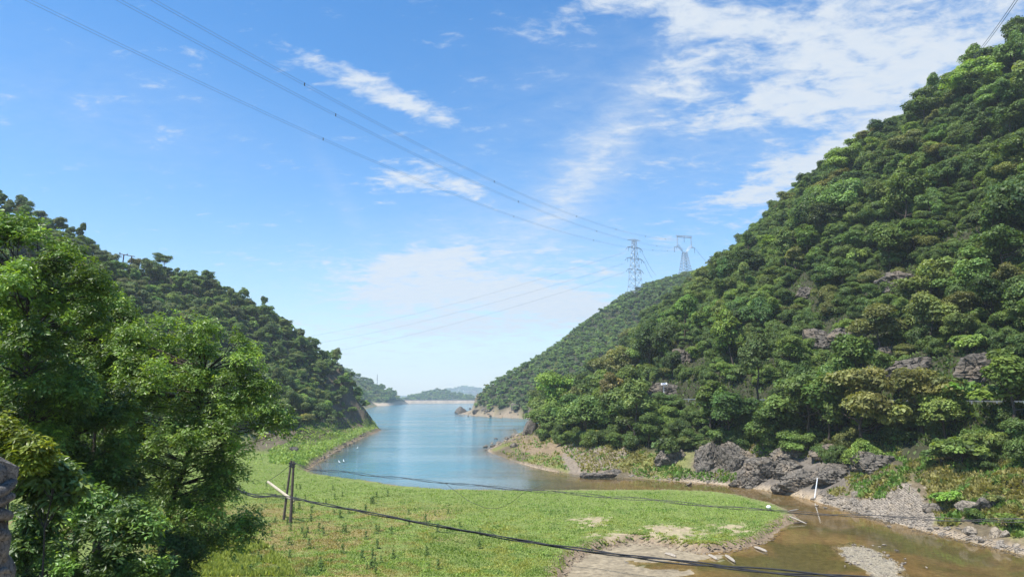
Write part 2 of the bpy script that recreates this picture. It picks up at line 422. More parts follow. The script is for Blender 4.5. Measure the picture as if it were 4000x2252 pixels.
far_ridge = [(1830, 1545, 590), (2000, 1445, 570), (2150, 1372, 585), (2300, 1275, 605), (2400, 1185, 622), (2480, 1130, 640), (2560, 1090, 690), (2640, 1075, 740), (2760, 1060, 780)]
ctrl_r = sky_pts(right_sky, 8.0) + sky_pts(spur, 10.0) + sky_pts(far_ridge, 5.0)
ctrl_r += [(x, y, 14.4) for x, y in ROAD[:8]]
ctrl_r += [(x + 7, y + 9, 21) for x, y in ROAD[:7]]
for (u, v, Y) in right_sky:
    p = P(u, v, Y); q = p[:2] * (1 + 70 / np.hypot(*p[:2])); ctrl_r.append((q[0], q[1], p[2] - 22))
ctrl_r += [(52, 60, 0), (48, 95, 0), (40, 125, 0), (12, 145, 0), (-7, 205, 0), (8, 300, 0), (34, 350, 0), (62, 385, 0), (52, 430, 0), (14, 480, 0), (-40, 580, 0), (-38, 640, 0), (-30, 800, 0),
           (20, 225, 7), (24, 270, 9), (130, 440, 14), (200, 560, 70), (160, 900, 60), (300, 1000, 120), (350, 700, 150), (420, 400, 140), (350, 200, 190), (200, 60, 95), (110, 30, 25)]
hillR = RBF(ctrl_r)
MUD = g2([(2190, 2300), (2225, 2195), (2330, 2140), (2480, 2105), (2620, 2130), (2760, 2160), (2860, 2160), (2800, 2185), (2600, 2190), (2470, 2200), (2540, 2215), (2720, 2215), (2740, 2235), (2600, 2252), (2500, 2300)], 0.1)
BAR = g2([(3240, 2130), (3330, 2115), (3420, 2145), (3490, 2180), (3520, 2210), (3560, 2260), (3600, 2330), (3480, 2330), (3400, 2240), (3300, 2185)], 0.08)

def terrain(x, y):
    """height, land distance, side mask"""
    x = np.asarray(x, float); y = np.asarray(y, float)
    wob = 0.5 * fbmn(x * .22, y * .22, 1.3, 3) + .35 * fbmn(x * .9, y * .9, 4.3, 2)
    inL, inR = inpoly(x, y, L_POLY), inpoly(x, y, R_POLY)
    dL, _ = polydist(x, y, L_SHORE); dR, sl = polydist(x, y, R_SHORE, R_SLOPE)
    fine = fbmn(x * .5, y * .5, 2.0, 4)
    # left land
    meadow = 0.75 + 0.012 * np.maximum(0, -x) + .10 * fine + .25 * smooth(-30, -90, x)
    near = 10.5 * smooth(46, 12, y) * smooth(-4, -10, x + 0.1 * y)      # bank below the bridge
    hl = hillL(x, y) + 1.0 * fine
    zl = np.maximum(meadow + near, hl)
    zl = np.minimum(zl, 0.03 + np.where(y < 140, 1.6, .75 + .5 * smooth(255, 290, y)) * np.maximum(dL - .25 + .8 * wob, 0) + 2.5 * np.maximum(dL - 12, 0) + 0.02)
    # right land
    rocky = fbmn(x * .18, y * .18, 9.0, 5, .55)
    ridged = 1 - np.abs(fbmn(x * .35, y * .35, 4.0, 4, .55))
    hr = hillR(x, y) + 1.2 * rocky * smooth(5, 20, dR)
    bank = 0.03 + sl * np.maximum(dR + .6 * wob, 0) * (1 + .35 * rocky) + 2.5 * np.maximum(dR - 11, 0) + np.minimum(dR * .35, 1.2) * (ridged - .5) * smooth(.35, 1.2, sl)
    zr = np.minimum(hr, np.maximum(bank, .02))
    rd, _ = polydist(x, y, ROAD)
    zr = np.where(y < 420, zr + (14.35 - zr) * smooth(6.5, 3.6, rd), zr)
    # bed
    lake = smooth(26, -24, x + 5 * wob) * smooth(108, 124, y) + smooth(140, 200, y)
    lake = np.clip(lake, 0, 1)
    dw = np.minimum(dL, dR)
    bed = -(0.05 + np.minimum(dw * .10, .35 + .22 * fbmn(x * .15, y * .15, 7.7, 3))) * (1 - lake) - (0.05 + np.minimum(dw * .16, 4.0)) * lake
    wx, wy = x + 1.3 * wob, y + 1.6 * fbmn(x * .5, y * .5, 12.0, 3)
    inM = inpoly(wx, wy, MUD)
    mz = .05 + .05 * fbmn(x * .4, y * .25, 3.3, 4)
    dM, _ = polydist(x, y, MUD + [MUD[0]])
    bed = np.maximum(bed, np.where(inM, np.minimum(mz, -.02 + dM * .15), -.02 - dM * .08))
    dB, _ = polydist(wx, wy, BAR + [BAR[0]])
    inB = inpoly(wx, wy, BAR)
    bed = np.maximum(bed, np.where(inB, np.minimum(.07, -.06 + dB * .12) + .06 * fine, -.05 - dB * .06))
    z = np.where(inL, zl, np.where(inR, zr, bed))
    return z, np.where(inL, dL, np.where(inR, dR, -dw)), inL, inR, lake

def axis(a, b, step, lo, hi, grow):
    m = list(np.arange(a, b + step * .5, step))
    s = step; x = m[-1]
    while x < hi: s *= grow; x += s; m.append(x)
    s = step; x = m[0]; pre = []
    while x > lo: s *= grow; x -= s; pre.append(x)
    return np.array(pre[::-1] + m)
gx = axis(-70, 72, .55, -900, 900, 1.06)
gy = axis(56, 190, .55, -60, 1285, 1.045)
GX, GY = np.meshgrid(gx, gy)
GZ, GD, GL, GR, GLAKE = terrain(GX, GY)
U, V = proj(np.stack([GX, GY, GZ], -1))

# zone colours (albedo)
def zone(poly_px): return inpoly(U, V, poly_px).astype(float)
nA = fbmn(GX * .12, GY * .12, 0.5, 4); nB = fbmn(GX * .6, GY * .6, 8.5, 3)
def mixc(a, b, t):
    return a + (np.array(b, float) - a) * np.clip(t, 0, 1)[..., None]
col = np.zeros(GX.shape + (3,)) + np.array([.045, .047, .026])          # forest floor
soil, sand, grass_s, mud = (.24, .18, .12), (.31, .25, .18), (.16, .20, .058), (.26, .215, .145)
meadow_m = smooth(6, 2.5, GZ - 0.012 * np.maximum(0, -GX)) * GL
col = mixc(col, grass_s, meadow_m)
col = mixc(col, (.22, .185, .075), meadow_m * smooth(-.15, .3, nA) * smooth(1950, 2000, V) * smooth(1900, 1700, U))
col = mixc(col, soil, GL * smooth(1.9, .5, GD + .5 * nB))
shore_r = smooth(14, 8, GD) * GR
col = mixc(col, soil, shore_r * (.6 + .4 * nA))
col = mixc(col, (.16, .17, .055), shore_r * smooth(-.2, .25, nA + .3 * nB) * smooth(1.2, 2.5, GD))
col = mixc(col, (.135, .118, .098), GR * smooth(1.0, 1.5, np.where(GR, polydist(GX, GY, R_SHORE, R_SLOPE)[1], 0)) * smooth(13, 9, GD))
col = mixc(col, sand, GR * smooth(1.6, .4, GD))
col = mixc(col, (.235, .19, .135), GR * smooth(440, 455, GY) * smooth(18, 9, GD + 4 * nA))
# bank under the left wood: bare soil painted darker for tree shade, above grass
col = mixc(col, (.13, .105, .075), GL * smooth(170, 190, GY) * smooth(5.5, 8, GD + 2 * nA) * smooth(28, 22, GD))
bedc = np.zeros_like(col) + np.array([.235, .18, .105])
bedc = mixc(bedc, (.15, .145, .07), smooth(.05, .45, nA)); bedc = mixc(bedc, (.30, .225, .14), smooth(.1, .5, -nA + .3 * nB))
isw = ~(GL | GR)
col = np.where(isw[..., None], bedc, col)
col = np.where((isw & inpoly(GX, GY, MUD))[..., None], np.array(mud) * (1 + .25 * nB[..., None]), col)
col = np.where((isw & inpoly(GX, GY, BAR))[..., None], np.array([.27, .235, .17]) * (1 + .2 * nB[..., None]), col)
for poly, c in [([(2230, 1690), (2470, 1690), (2440, 1790), (2330, 1870), (2220, 1850), (2190, 1790)], (.20, .165, .125)),
                ([(1960, 1700), (2220, 1700), (2200, 1780), (2060, 1775)], (.205, .155, .10)),
                ([(3480, 1910), (3540, 1880), (3590, 1930), (3650, 2010), (3640, 2062), (3440, 2036), (3300, 1993), (3190, 1955), (3230, 1935), (3380, 1955)], (.28, .24, .19))]:
    col = mixc(col, c, zone(poly) * GR * (GD < 16) * smooth(-.5, 0, nB + .4))
col = np.clip(col, .01, .8)
ny, nx = GX.shape
idx = np.arange(nx * ny).reshape(ny, nx)
quads = np.stack([idx[:-1, :-1], idx[:-1, 1:], idx[1:, 1:], idx[1:, :-1]], -1).reshape(-1, 4)
gm = mesh_np('ground', np.stack([GX, GY, GZ], -1).reshape(-1, 3), quads, col.reshape(-1, 3), True)
link('ground', gm, M_GROUND, kind='structure')

# ------------------------------------------------------------------ water
def water_material():
    m, t, b = mat('water')
    t.nodes.remove(b)
    at = nd(t, 'ShaderNodeAttribute', attribute_name='Col'); sp = nd(t, 'ShaderNodeSeparateColor'); t.links.new(at.outputs['Color'], sp.inputs[0])
    geo = nd(t, 'ShaderNodeNewGeometry')
    mpn = nd(t, 'ShaderNodeMapping'); mpn.inputs['Scale'].default_value = (.55, 1.0, 1); mpn.inputs['Rotation'].default_value = (0, 0, .3); t.links.new(geo.outputs['Position'], mpn.inputs[0])
    def noise(s, d):
        n = nd(t, 'ShaderNodeTexNoise'); n.inputs['Scale'].default_value = s; n.inputs['Detail'].default_value = d; t.links.new(mpn.outputs[0], n.inputs['Vector']); return n.outputs['Fac']
    w1, w2 = noise(1.5, 4), noise(.25, 3)
    mp2 = nd(t, 'ShaderNodeMapping'); mp2.inputs['Scale'].default_value = (.010, .045, 1); t.links.new(geo.outputs['Position'], mp2.inputs[0])
    n_ = nd(t, 'ShaderNodeTexNoise'); n_.inputs['Scale'].default_value = 1.0; n_.inputs['Detail'].default_value = 5; n_.inputs['Distortion'].default_value = .6; t.links.new(mp2.outputs[0], n_.inputs['Vector']); patch = n_.outputs['Fac']
    h = nd(t, 'ShaderNodeMath', operation='MULTIPLY_ADD'); h.inputs[1].default_value = .5; t.links.new(w1, h.inputs[0]); t.links.new(w2, h.inputs[2])
    # ripples: wind patches on the lake, almost still in the stream
    pr = nd(t, 'ShaderNodeMapRange'); pr.inputs[1].default_value = .40; pr.inputs[2].default_value = .58; pr.inputs[3].default_value = .3; pr.inputs[4].default_value = 1.0; t.links.new(patch, pr.inputs[0])
    st = nd(t, 'ShaderNodeMath', operation='MULTIPLY'); t.links.new(pr.outputs[0], st.inputs[0]); t.links.new(sp.outputs['Green'], st.inputs[1])
    st2 = nd(t, 'ShaderNodeMath', operation='MULTIPLY_ADD'); st2.inputs[1].default_value = 1.0; st2.inputs[2].default_value = .02; t.links.new(st.outputs[0], st2.inputs[0])
    bp = nd(t, 'ShaderNodeBump'); bp.inputs['Distance'].default_value = .5; t.links.new(st2.outputs[0], bp.inputs['Strength']); t.links.new(h.outputs[0], bp.inputs['Height'])
    gl = nd(t, 'ShaderNodeBsdfGlossy'); gl.inputs['Roughness'].default_value = .05; t.links.new(bp.outputs[0], gl.inputs['Normal'])
    fr = nd(t, 'ShaderNodeFresnel'); fr.inputs[0].default_value = 1.33; t.links.new(bp.outputs[0], fr.inputs['Normal'])
    body = nd(t, 'ShaderNodeBsdfDiffuse'); body.inputs['Color'].default_value = (.06, .21, .27, 1)
    mb = nd(t, 'ShaderNodeMix', data_type='RGBA'); mb.inputs[6].default_value = (.15, .13, .07, 1); mb.inputs[7].default_value = (.078, .235, .29, 1); t.links.new(sp.outputs['Green'], mb.inputs[0]); t.links.new(mb.outputs[2], body.inputs['Color'])
    tr = nd(t, 'ShaderNodeBsdfTransparent'); tr.inputs[0].default_value = (.86, .80, .64, 1)
    m1 = nd(t, 'ShaderNodeMixShader'); t.links.new(sp.outputs['Red'], m1.inputs[0]); t.links.new(tr.outputs[0], m1.inputs[1]); t.links.new(body.outputs[0], m1.inputs[2])
    m2 = nd(t, 'ShaderNodeMixShader'); t.links.new(fr.outputs[0], m2.inputs[0]); t.links.new(m1.outputs[0], m2.inputs[1]); t.links.new(gl.outputs[0], m2.inputs[2])
    t.links.new(m2.outputs[0], t.nodes['Material Output'].inputs['Surface'])
    return m
M_WATER = water_material()
depth = np.maximum(-GZ, 0)
wq = quads[(GZ.reshape(-1)[quads] < .25).any(1) & ~((GL | GR).reshape(-1)[quads].all(1) & (GD.reshape(-1)[quads] > 3).all(1))]
used, inv = np.unique(wq, return_inverse=True)
lk = GLAKE.reshape(-1)[used]; dp = depth.reshape(-1)[used]
op = (1 - np.exp(-dp * 1.1)) * lk + (1 - np.exp(-dp * .6)) * (1 - lk)
wv = np.stack([GX.reshape(-1)[used], GY.reshape(-1)[used], np.zeros(len(used))], -1)
wm = mesh_np('water', wv, inv.reshape(-1, 4), np.stack([np.clip(op, 0, 1), lk, lk * 0], -1), True)
link('water', wm, M_WATER, kind='structure')

# ------------------------------------------------------------------ road on the right slope
def ribbon(line, half, z):
    a = np.array(line); t = np.gradient(a, axis=0); t /= np.linalg.norm(t, axis=1)[:, None]
    nrm = np.stack([-t[:, 1], t[:, 0]], -1)
    l, r = a + nrm * half, a - nrm * half
    v = np.vstack([np.c_[l, np.full(len(a), z)], np.c_[r, np.full(len(a), z)]]); n = len(a)
    return v, np.array([[i, i + 1, n + i + 1, n + i] for i in range(n - 1)])
def densify(line, step):
    a = np.array(line, float); d = np.r_[0, np.cumsum(np.linalg.norm(np.diff(a, axis=0), axis=1))]
    k = np.arange(0, d[-1], step)
    return np.stack([np.interp(k, d, a[:, i]) for i in range(a.shape[1])], -1)
road_line = densify(ROAD, 4.0)
v, f = ribbon(road_line, 2.9, 14.40)
link('road', mesh_np('road', v, f[:, ::-1]), M_ROAD, kind='structure')

def gridz(x, y):
    x = np.asarray(x, float); y = np.asarray(y, float)
    i = np.clip(np.searchsorted(gx, x) - 1, 0, nx - 2); j = np.clip(np.searchsorted(gy, y) - 1, 0, ny - 2)
    a = np.clip((x - gx[i]) / (gx[i + 1] - gx[i]), 0, 1); b = np.clip((y - gy[j]) / (gy[j + 1] - gy[j]), 0, 1)
    return GZ[j, i] * (1 - a) * (1 - b) + GZ[j, i + 1] * a * (1 - b) + GZ[j + 1, i] * (1 - a) * b + GZ[j + 1, i + 1] * a * b
_ys = 42 * np.exp(np.linspace(0, math.log(900 / 42), 640))
def hit(u, v):
    """where the sight line meets the ground or the water"""
    u = np.atleast_1d(np.asarray(u, float)); v = np.atleast_1d(np.asarray(v, float))
    out = np.zeros((len(u), 3))
    for s0 in range(0, len(u), 4000):
        a, b, c = ray(u[s0:s0 + 4000], v[s0:s0 + 4000])
        t = _ys[None] / b[:, None]; X = a[:, None] * t; Zr = CAM_H + c[:, None] * t
        under = Zr <= np.maximum(gridz(X, np.broadcast_to(_ys, X.shape)), 0)
        k = np.where(under.any(1), under.argmax(1), len(_ys) - 1); r_ = np.arange(len(k))
        out[s0:s0 + 4000] = np.stack([X[r_, k], _ys[k], Zr[r_, k]], -1)
    return out
exec_trees = True
# ------------------------------------------------------------------ tree crowns
def leaf_cards(pos, nrm, size, rng, aspect=.62, fold=0.0):
    """one rhombus leaf spray per point"""
    n = len(pos)
    nrm = nrm / (np.linalg.norm(nrm, axis=1)[:, None] + 1e-9)
    r = rng.normal(size=(n, 3)); a = np.cross(nrm, r); a /= np.linalg.norm(a, axis=1)[:, None] + 1e-9
    b = np.cross(nrm, a)
    s = np.broadcast_to(size, (n,))[:, None] * .5
    v = np.stack([pos - a * s, pos - b * s * aspect + nrm * s * fold, pos + a * s, pos + b * s * aspect + nrm * s * fold], 1).reshape(-1, 3)
    return v, np.arange(4 * n).reshape(-1, 4)
def crown_mesh(name, seed, R, H, n_clump, n_leaf, leaf, base=.25, tint=.22, cone=0.0):
    rng = np.random.default_rng(seed)
    d = rng.normal(size=(n_clump, 3)); d /= np.linalg.norm(d, axis=1)[:, None]
    d[:, 2] = np.abs(d[:, 2]) * np.where(rng.random(n_clump) < .28, -.7, 1)
    # several unequal boughs, each with its own rounded head
    nb = int(rng.integers(4, 7)); ba = np.arange(nb) * 6.283 / nb + rng.normal(size=nb) * .5; br_ = rng.uniform(.25, .72, nb) * R
    bc = np.stack([np.cos(ba) * br_, np.sin(ba) * br_, H * rng.uniform(.28, .74, nb)], -1); bc[0, :2] *= .3; bc[0, 2] = H * .66
    bs = rng.uniform(.34, .58, nb); bi = rng.choice(nb, n_clump, p=bs**2 / (bs**2).sum())
    c = bc[bi] + d * (bs[bi] * rng.uniform(.5, 1.0, n_clump))[:, None] * np.array([R, R, H * .42])
    if cone:
        k = 1 - cone * np.clip(c[:, 2] / H, 0, 1); c[:, :2] *= k[:, None]
    # uneven outline: shift clumps by a random lobe
    lobe = rng.normal(size=2) * .12 * R; c[:, :2] += lobe * (c[:, 2:3] / H)
    rc = R * rng.uniform(.17, .34, n_clump)
    per = np.maximum((n_leaf * rc**2 / (rc**2).sum()).astype(int), 8)
    ci = np.repeat(np.arange(n_clump), per); n = len(ci)
    e = rng.normal(size=(n, 3)); e /= np.linalg.norm(e, axis=1)[:, None]
    e[:, 2] = np.where(e[:, 2] < -.35, -e[:, 2], e[:, 2])
    k = rng.uniform(.65, 1.1, n)
    pos = c[ci] + e * (rc[ci] * k)[:, None] * np.array([1.05, 1.05, .78])
    nrm = e * .75 + rng.normal(size=(n, 3)) * .42 + np.array([0, 0, .45])
    v, f = leaf_cards(pos, nrm, leaf * rng.uniform(.6, 1.3, n), rng)
    clump_t = 1 + tint * rng.normal(size=n_clump)
    warm = rng.normal(size=n_clump) * .05
    br = np.clip(clump_t[ci] * rng.uniform(.72, 1.28, n), .35, 1.9)
    cc = np.stack([br * (1 + warm[ci]), br, br * (1 - warm[ci] * .8)], -1)
    m = mesh_np(name, v, f, np.repeat(cc, 4, 0))
    m.materials.append(M_LEAF)
    return m
def trunk_mesh(name, seed, H, r, R, limbs=5, lean=.06):
    rng = np.random.default_rng(seed); mb = MB()
    k = np.linspace(0, 1, 6)[:, None]
    bend = np.cumsum(rng.normal(size=(6, 2)) * lean * H * .25, axis=0); bend[0] = 0
    pts = np.c_[bend, k * H * .85 - .6 * (1 - k)]
    mb.tube(pts, r * (1 - .8 * k[:, 0]), 6)
    for i in range(limbs):
        t = rng.uniform(.3, .75); j = int(t * 5); p = pts[j] + (pts[j + 1] - pts[j]) * (t * 5 - j)
        a = rng.uniform(0, 6.28); q = p + np.array([math.cos(a) * R * .6, math.sin(a) * R * .6, H * rng.uniform(.12, .28)])
        mb.tube([p, (p + q) / 2 + np.array([0, 0, -.04 * H]), q], [r * .4, r * .28, r * .08], 5, False)
    m = mb.mesh(name, True); m.materials.append(M_BARK); return m
# variants (unit heights in metres, scaled per tree)
BROAD = [(crown_mesh(f'broad_crown_{i}', 10 + i, 3.9, 6.6, 74, 7600, .41), trunk_mesh(f'broad_trunk_{i}', 30 + i, 8.0, .22, 3.9)) for i in range(6)]
TALL = [(crown_mesh(f'tall_crown_{i}', 50 + i, 2.9, 8.2, 60, 6200, .40, cone=.6), trunk_mesh(f'tall_trunk_{i}', 60 + i, 10, .2, 2.9)) for i in range(3)]
BUSH = [(crown_mesh(f'bush_crown_{i}', 70 + i, 2.1, 2.5, 30, 2600, .36), trunk_mesh(f'bush_trunk_{i}', 80 + i, 2.2, .09, 2.1, 6)) for i in range(4)]
FARC = [crown_mesh(f'far_crown_{i}', 90 + i, 3.4, 5.6, 30, 1500, .72, tint=.16) for i in range(5)]
KIND = {'broad': (BROAD, 1.9), 'tall': (TALL, 2.2), 'bush': (BUSH, .25)}
TINT = {'dark': (.104, .160, .046), 'mid': (.138, .202, .052), 'bright': (.175, .250, .054), 'olive': (.170, .188, .058), 'grey': (.126, .165, .072)}
PV = np.random.default_rng(99)
def plant(kind, var, loc, s, rz, tint, label, category, group=None, name=None, sz=1.0):
    meshes, lift = KIND[kind]
    cm, tm = meshes[var % len(meshes)]
    nm = name or {'broad': 'broadleaf_tree', 'tall': 'tall_tree', 'bush': 'shrub'}[kind]
    o = empty(nm, loc, label, category, group, rz)
    o.scale = (s * PV.uniform(.85, 1.2), s * PV.uniform(.85, 1.2), s * sz * PV.uniform(.78, 1.25)); o.rotation_euler = (PV.normal() * .07, PV.normal() * .07, rz)
    c = link('crown', cm, None, o); c.location = (0, 0, lift); c.color = (*tint, 1)
    link('trunk', tm, None, o)
    return o
def jit(c, rng, a=.18):
    c = np.array(TINT[c]); k = 1 + rng.normal() * a * .6
    return tuple(np.clip(c * k * (1 + rng.normal(size=3) * a * .35), .01, .4))

def poisson(xr, yr, step, rng, jitter=.8):
    xs, ys = np.meshgrid(np.arange(*xr, step), np.arange(*yr, step))
    xs = xs + (np.arange(xs.shape[0])[:, None] % 2) * step * .5
    xs = (xs + rng.uniform(-.5, .5, xs.shape) * step * jitter).ravel(); ys = (ys + rng.uniform(-.5, .5, ys.shape) * step * jitter).ravel()
    return xs, ys
def tquick(x, y):
    i = np.clip(np.rint(np.interp(x, gx, np.arange(nx))).astype(int), 0, nx - 1); j = np.clip(np.rint(np.interp(y, gy, np.arange(ny))).astype(int), 0, ny - 1)
    return gridz(x, y), GD[j, i], GL[j, i], GR[j, i], GLAKE[j, i]
def slope_face(x, y):
    e = 2.0
    z0 = gridz(x, y); zx = gridz(x + e, y); zy = gridz(x, y + e)
    n = np.stack([-(zx - z0) / e, -(zy - z0) / e, np.ones_like(z0)], -1); n /= np.linalg.norm(n, axis=1)[:, None]
    to = np.stack([-x, -y, CAM_H - z0], -1); to /= np.linalg.norm(to, axis=1)[:, None]
    return (n * to).sum(1), z0, n
def forest(name, label, x, y, z, s, tints, rng, sources, group=None):
    """one wood too far and too dense to count: instances on points"""
    me = bpy.data.meshes.new(name); me.vertices.add(len(x)); me.vertices.foreach_set('co', np.stack([x, y, z], -1).astype(np.float32).ravel())
    a = me.attributes.new('rot', 'FLOAT_VECTOR', 'POINT'); r = np.zeros((len(x), 3), np.float32); r[:, 2] = rng.uniform(0, 6.28, len(x)); a.data.foreach_set('vector', r.ravel())
    a = me.attributes.new('scl', 'FLOAT_VECTOR', 'POINT'); ss = np.stack([s, s, s * rng.uniform(.8, 1.25, len(x))], -1).astype(np.float32); a.data.foreach_set('vector', ss.ravel())
    a = me.attributes.new('idx', 'INT', 'POINT'); a.data.foreach_set('value', tints.astype(np.int32))
    o = link(name, me, None, kind='stuff', label=label, category='wood')
    ng = bpy.data.node_groups.new(name + '_nodes', 'GeometryNodeTree')
    ng.interface.new_socket('Geometry', in_out='INPUT', socket_type='NodeSocketGeometry'); ng.interface.new_socket('Geometry', in_out='OUTPUT', socket_type='NodeSocketGeometry')
    gi, go = ng.nodes.new('NodeGroupInput'), ng.nodes.new('NodeGroupOutput')
    ip = ng.nodes.new('GeometryNodeInstanceOnPoints'); ci = ng.nodes.new('GeometryNodeCollectionInfo')
    ci.inputs['Collection'].default_value = sources; ci.inputs['Separate Children'].default_value = True; ci.inputs['Reset Children'].default_value = True
    def na(n, ty):
        q = ng.nodes.new('GeometryNodeInputNamedAttribute'); q.data_type = ty; q.inputs['Name'].default_value = n; return q.outputs['Attribute']
    ng.links.new(gi.outputs[0], ip.inputs['Points']); ng.links.new(ci.outputs[0], ip.inputs['Instance'])
    ip.inputs['Pick Instance'].default_value = True
    ng.links.new(na('idx', 'INT'), ip.inputs['Instance Index']); ng.links.new(na('scl', 'FLOAT_VECTOR'), ip.inputs['Scale'])
    e2r = ng.nodes.new('FunctionNodeEulerToRotation'); ng.links.new(na('rot', 'FLOAT_VECTOR'), e2r.inputs[0]); ng.links.new(e2r.outputs[0], ip.inputs['Rotation'])
    ng.links.new(ip.outputs[0], go.inputs[0])
    md = o.modifiers.new('scatter', 'NODES'); md.node_group = ng
    return o
def source_collection(name, meshes, tints):
    col_ = bpy.data.collections.new(name)
    for i, m in enumerate(meshes):
        for j, t in enumerate(tints):
            m2 = m.copy(); o = bpy.data.objects.new(f'{name}_{i:02d}_{j:02d}', m2)
            # tint the copy's leaf colours themselves
            a = m2.color_attributes['Col']; c4 = np.empty(len(m2.vertices) * 4, np.float32); a.data.foreach_get('color', c4); c4 = c4.reshape(-1, 4); c4[:, :3] *= np.array(t); a.data.foreach_set('color', c4.ravel())
            o.color = (1, 1, 1, 1); col_.objects.link(o)
    return col_
far_tints = [tuple(np.array(TINT[q]) * 1.3) for q in ('dark', 'mid', 'grey', 'olive')]
SRC_FAR = source_collection('far_crown_set', FARC, far_tints)
SRC_NEAR = source_collection('near_crown_set', [b[0] for b in BROAD[:3]], [TINT['dark'], TINT['mid'], TINT['bright'], TINT['olive']])
def pick_far(n, rng, p): return rng.integers(0, 5, n) * 4 + rng.choice(4, n, p=p)

rng = np.random.default_rng(21)
if exec_trees:
    # right slope: candidates
    xs, ys = poisson((0, 330), (60, 470), 4.9, rng)
    z, d, iL, iR, _ = tquick(xs, ys)
    k = iR & (d > 9) & (z > 4); xs, ys = xs[k], ys[k]; z, d = z[k], d[k]
    rd, _ = polydist(xs, ys, ROAD); fc, _, nn = slope_face(xs, ys); u, v = proj(np.stack([xs, ys, z + 4], -1))
    sl = polydist(xs, ys, R_SHORE, R_SLOPE)[1]
    k = (rd > 5.0) & (rng.random(len(xs)) < np.where(np.hypot(xs, ys) < 190, .66, 1)) & (fc > -.12) & (u > 1700) & (u < 4350) & (v > -250) & (v < 2000)
    k &= ~((u > 3380) & (d < 17)) & ~((u < 2600) & (d < 13) & (d < 60))
    holes = [[(3420, 1040), (3640, 1040), (3640, 1150), (3420, 1150)], [(3080, 1250), (3420, 1220), (3430, 1420), (3250, 1400)], [(3420, 1370), (4000, 1390), (4000, 1500), (3500, 1480)],
             [(2930, 1330), (3020, 1330), (3020, 1440), (2930, 1440)], [(3090, 1090), (3200, 1090), (3200, 1180), (3090, 1180)], [(2630, 1340), (2720, 1340), (2720, 1450), (2630, 1450)], [(2540, 1480), (2700, 1480), (2700, 1570), (2540, 1570)]]
    uu, vv = proj(np.stack([xs, ys, z + 1], -1))
    uu2, vv2 = proj(np.stack([xs, ys, z + 5.5], -1))
    for hpoly in holes: k &= ~inpoly(uu, vv, hpoly) & ~inpoly(uu2, vv2, hpoly)
    xs, ys, z, d, rd, u, v = [q[k] for q in (xs, ys, z, d, rd, u, v)]
    dist = np.hypot(xs, ys)
    below = (polydist(xs, ys, R_SHORE)[0] < rd + 100) & (z < 14.6)
    size = np.where(below, rng.uniform(1.05, 1.75, len(xs)), np.clip(np.exp(rng.normal(size=len(xs)) * .34) * .82, .42, 1.7) + .35 * smooth(.1, .5, fbmn(xs * .03, ys * .03, 2.5, 2)))
    size *= 1 - .42 * smooth(190, 330, np.hypot(xs, ys))
    # the trees below the lamp and the guardrail stay under them
    nb = (u > 2500) & (u < 2725) & (np.hypot(xs, ys) < 178)
    zmax = CAM_H + np.hypot(xs, ys) * (1542 - 1575) / F_PX
    size = np.where(nb, np.minimum(size, np.maximum((zmax - z) / 11.5, .28)), size)
    inframe = (u > -50) & (u < 4080) & (v > -60)
    order = np.argsort(-(size / dist) * inframe)
    N_IND = 285
    ind, rest = order[:N_IND], order[N_IND:]
    lab = {'dark': 'dark green broadleaf tree', 'mid': 'mid green broadleaf tree', 'bright': 'fresh bright green broadleaf tree', 'olive': 'yellowish olive broadleaf tree'}
    MARKS = [((2618, 1520), 'the street lamp'), ((3520, 1095), 'the overhanging cliff'), ((3330, 1310), 'the broken reddish cliff'), ((2975, 1385), 'the dark rough crag'), ((3850, 1440), 'the long cut rock wall'), ((2675, 1395), 'the lamp crag'),
             ((3150, 1140), 'the small grey crag'), ((2830, 1180), 'the high brown crag'), ((2480, 1080), 'the ridge pylons'), ((2150, 1650), 'the earthy point'), ((3040, 1840), 'the cracked rock mass'), ((2770, 1800), 'the shaded rock pillar'), ((3440, 1800), 'the layered rock'), ((3790, 1780), 'the grassy bank'), ((3600, 560), 'the hill skyline'), ((3900, 900), 'the bushy upper slope')]
    def near_mark(a, b):
        dd = [math.hypot(a - m[0][0], b - m[0][1]) for m in MARKS]; j = int(np.argmin(dd)); m = MARKS[j]
        dv = m[0][1] - b
        return ('upslope of ' if dv > 90 else 'downslope of ' if dv < -90 else 'level with ') + m[1]
    for i in ind:
        w_ = fbmn(xs[i] * .035, ys[i] * .035, 5.5, 2)
        tn = rng.choice(['dark', 'mid', 'bright', 'olive'], p=[.40, .40, .15, .05] if w_ < .15 else [.18, .40, .28, .14])
        kd = rng.choice(['broad', 'tall'], p=[.8, .2]) if below[i] else rng.choice(['broad', 'tall', 'bush'], p=[.66, .22, .12])
        where = ('on the bank ' if below[i] else 'on the slope ') + near_mark(u[i], v[i])
        l = lab[tn] if kd == 'broad' else (lab[tn].replace('broadleaf tree', 'narrow upright tree') if kd == 'tall' else lab[tn].replace('broadleaf tree', 'low shrub'))
        s = size[i] * (1.35 if kd == 'bush' else 1)
        l = ('large ' if s > 1.25 else 'small ' if s < .8 else '') + l
        plant(kd, int(rng.integers(9)), (xs[i], ys[i], z[i] - .2), s, rng.uniform(0, 6.28), jit(tn, rng), l + ' ' + where, 'shrub' if kd == 'bush' else 'tree', l + 's ' + where)
    r = rest
    forest('hillside_wood', 'dense green wood covering the upper part of the steep slope over the road', xs[r], ys[r], z[r] + .6, size[r] * 1.02, rng.integers(0, 3, len(r)) * 4 + rng.choice(4, len(r), p=[.40, .42, .13, .05]), rng, SRC_NEAR)
    # undergrowth between the trees
    xs, ys = poisson((0, 300), (60, 420), 3.6, rng); z, d, iL, iR, _ = tquick(xs, ys); k = iR & (d > 8) & (z > 4); xs, ys, z, d = xs[k], ys[k], z[k], d[k]
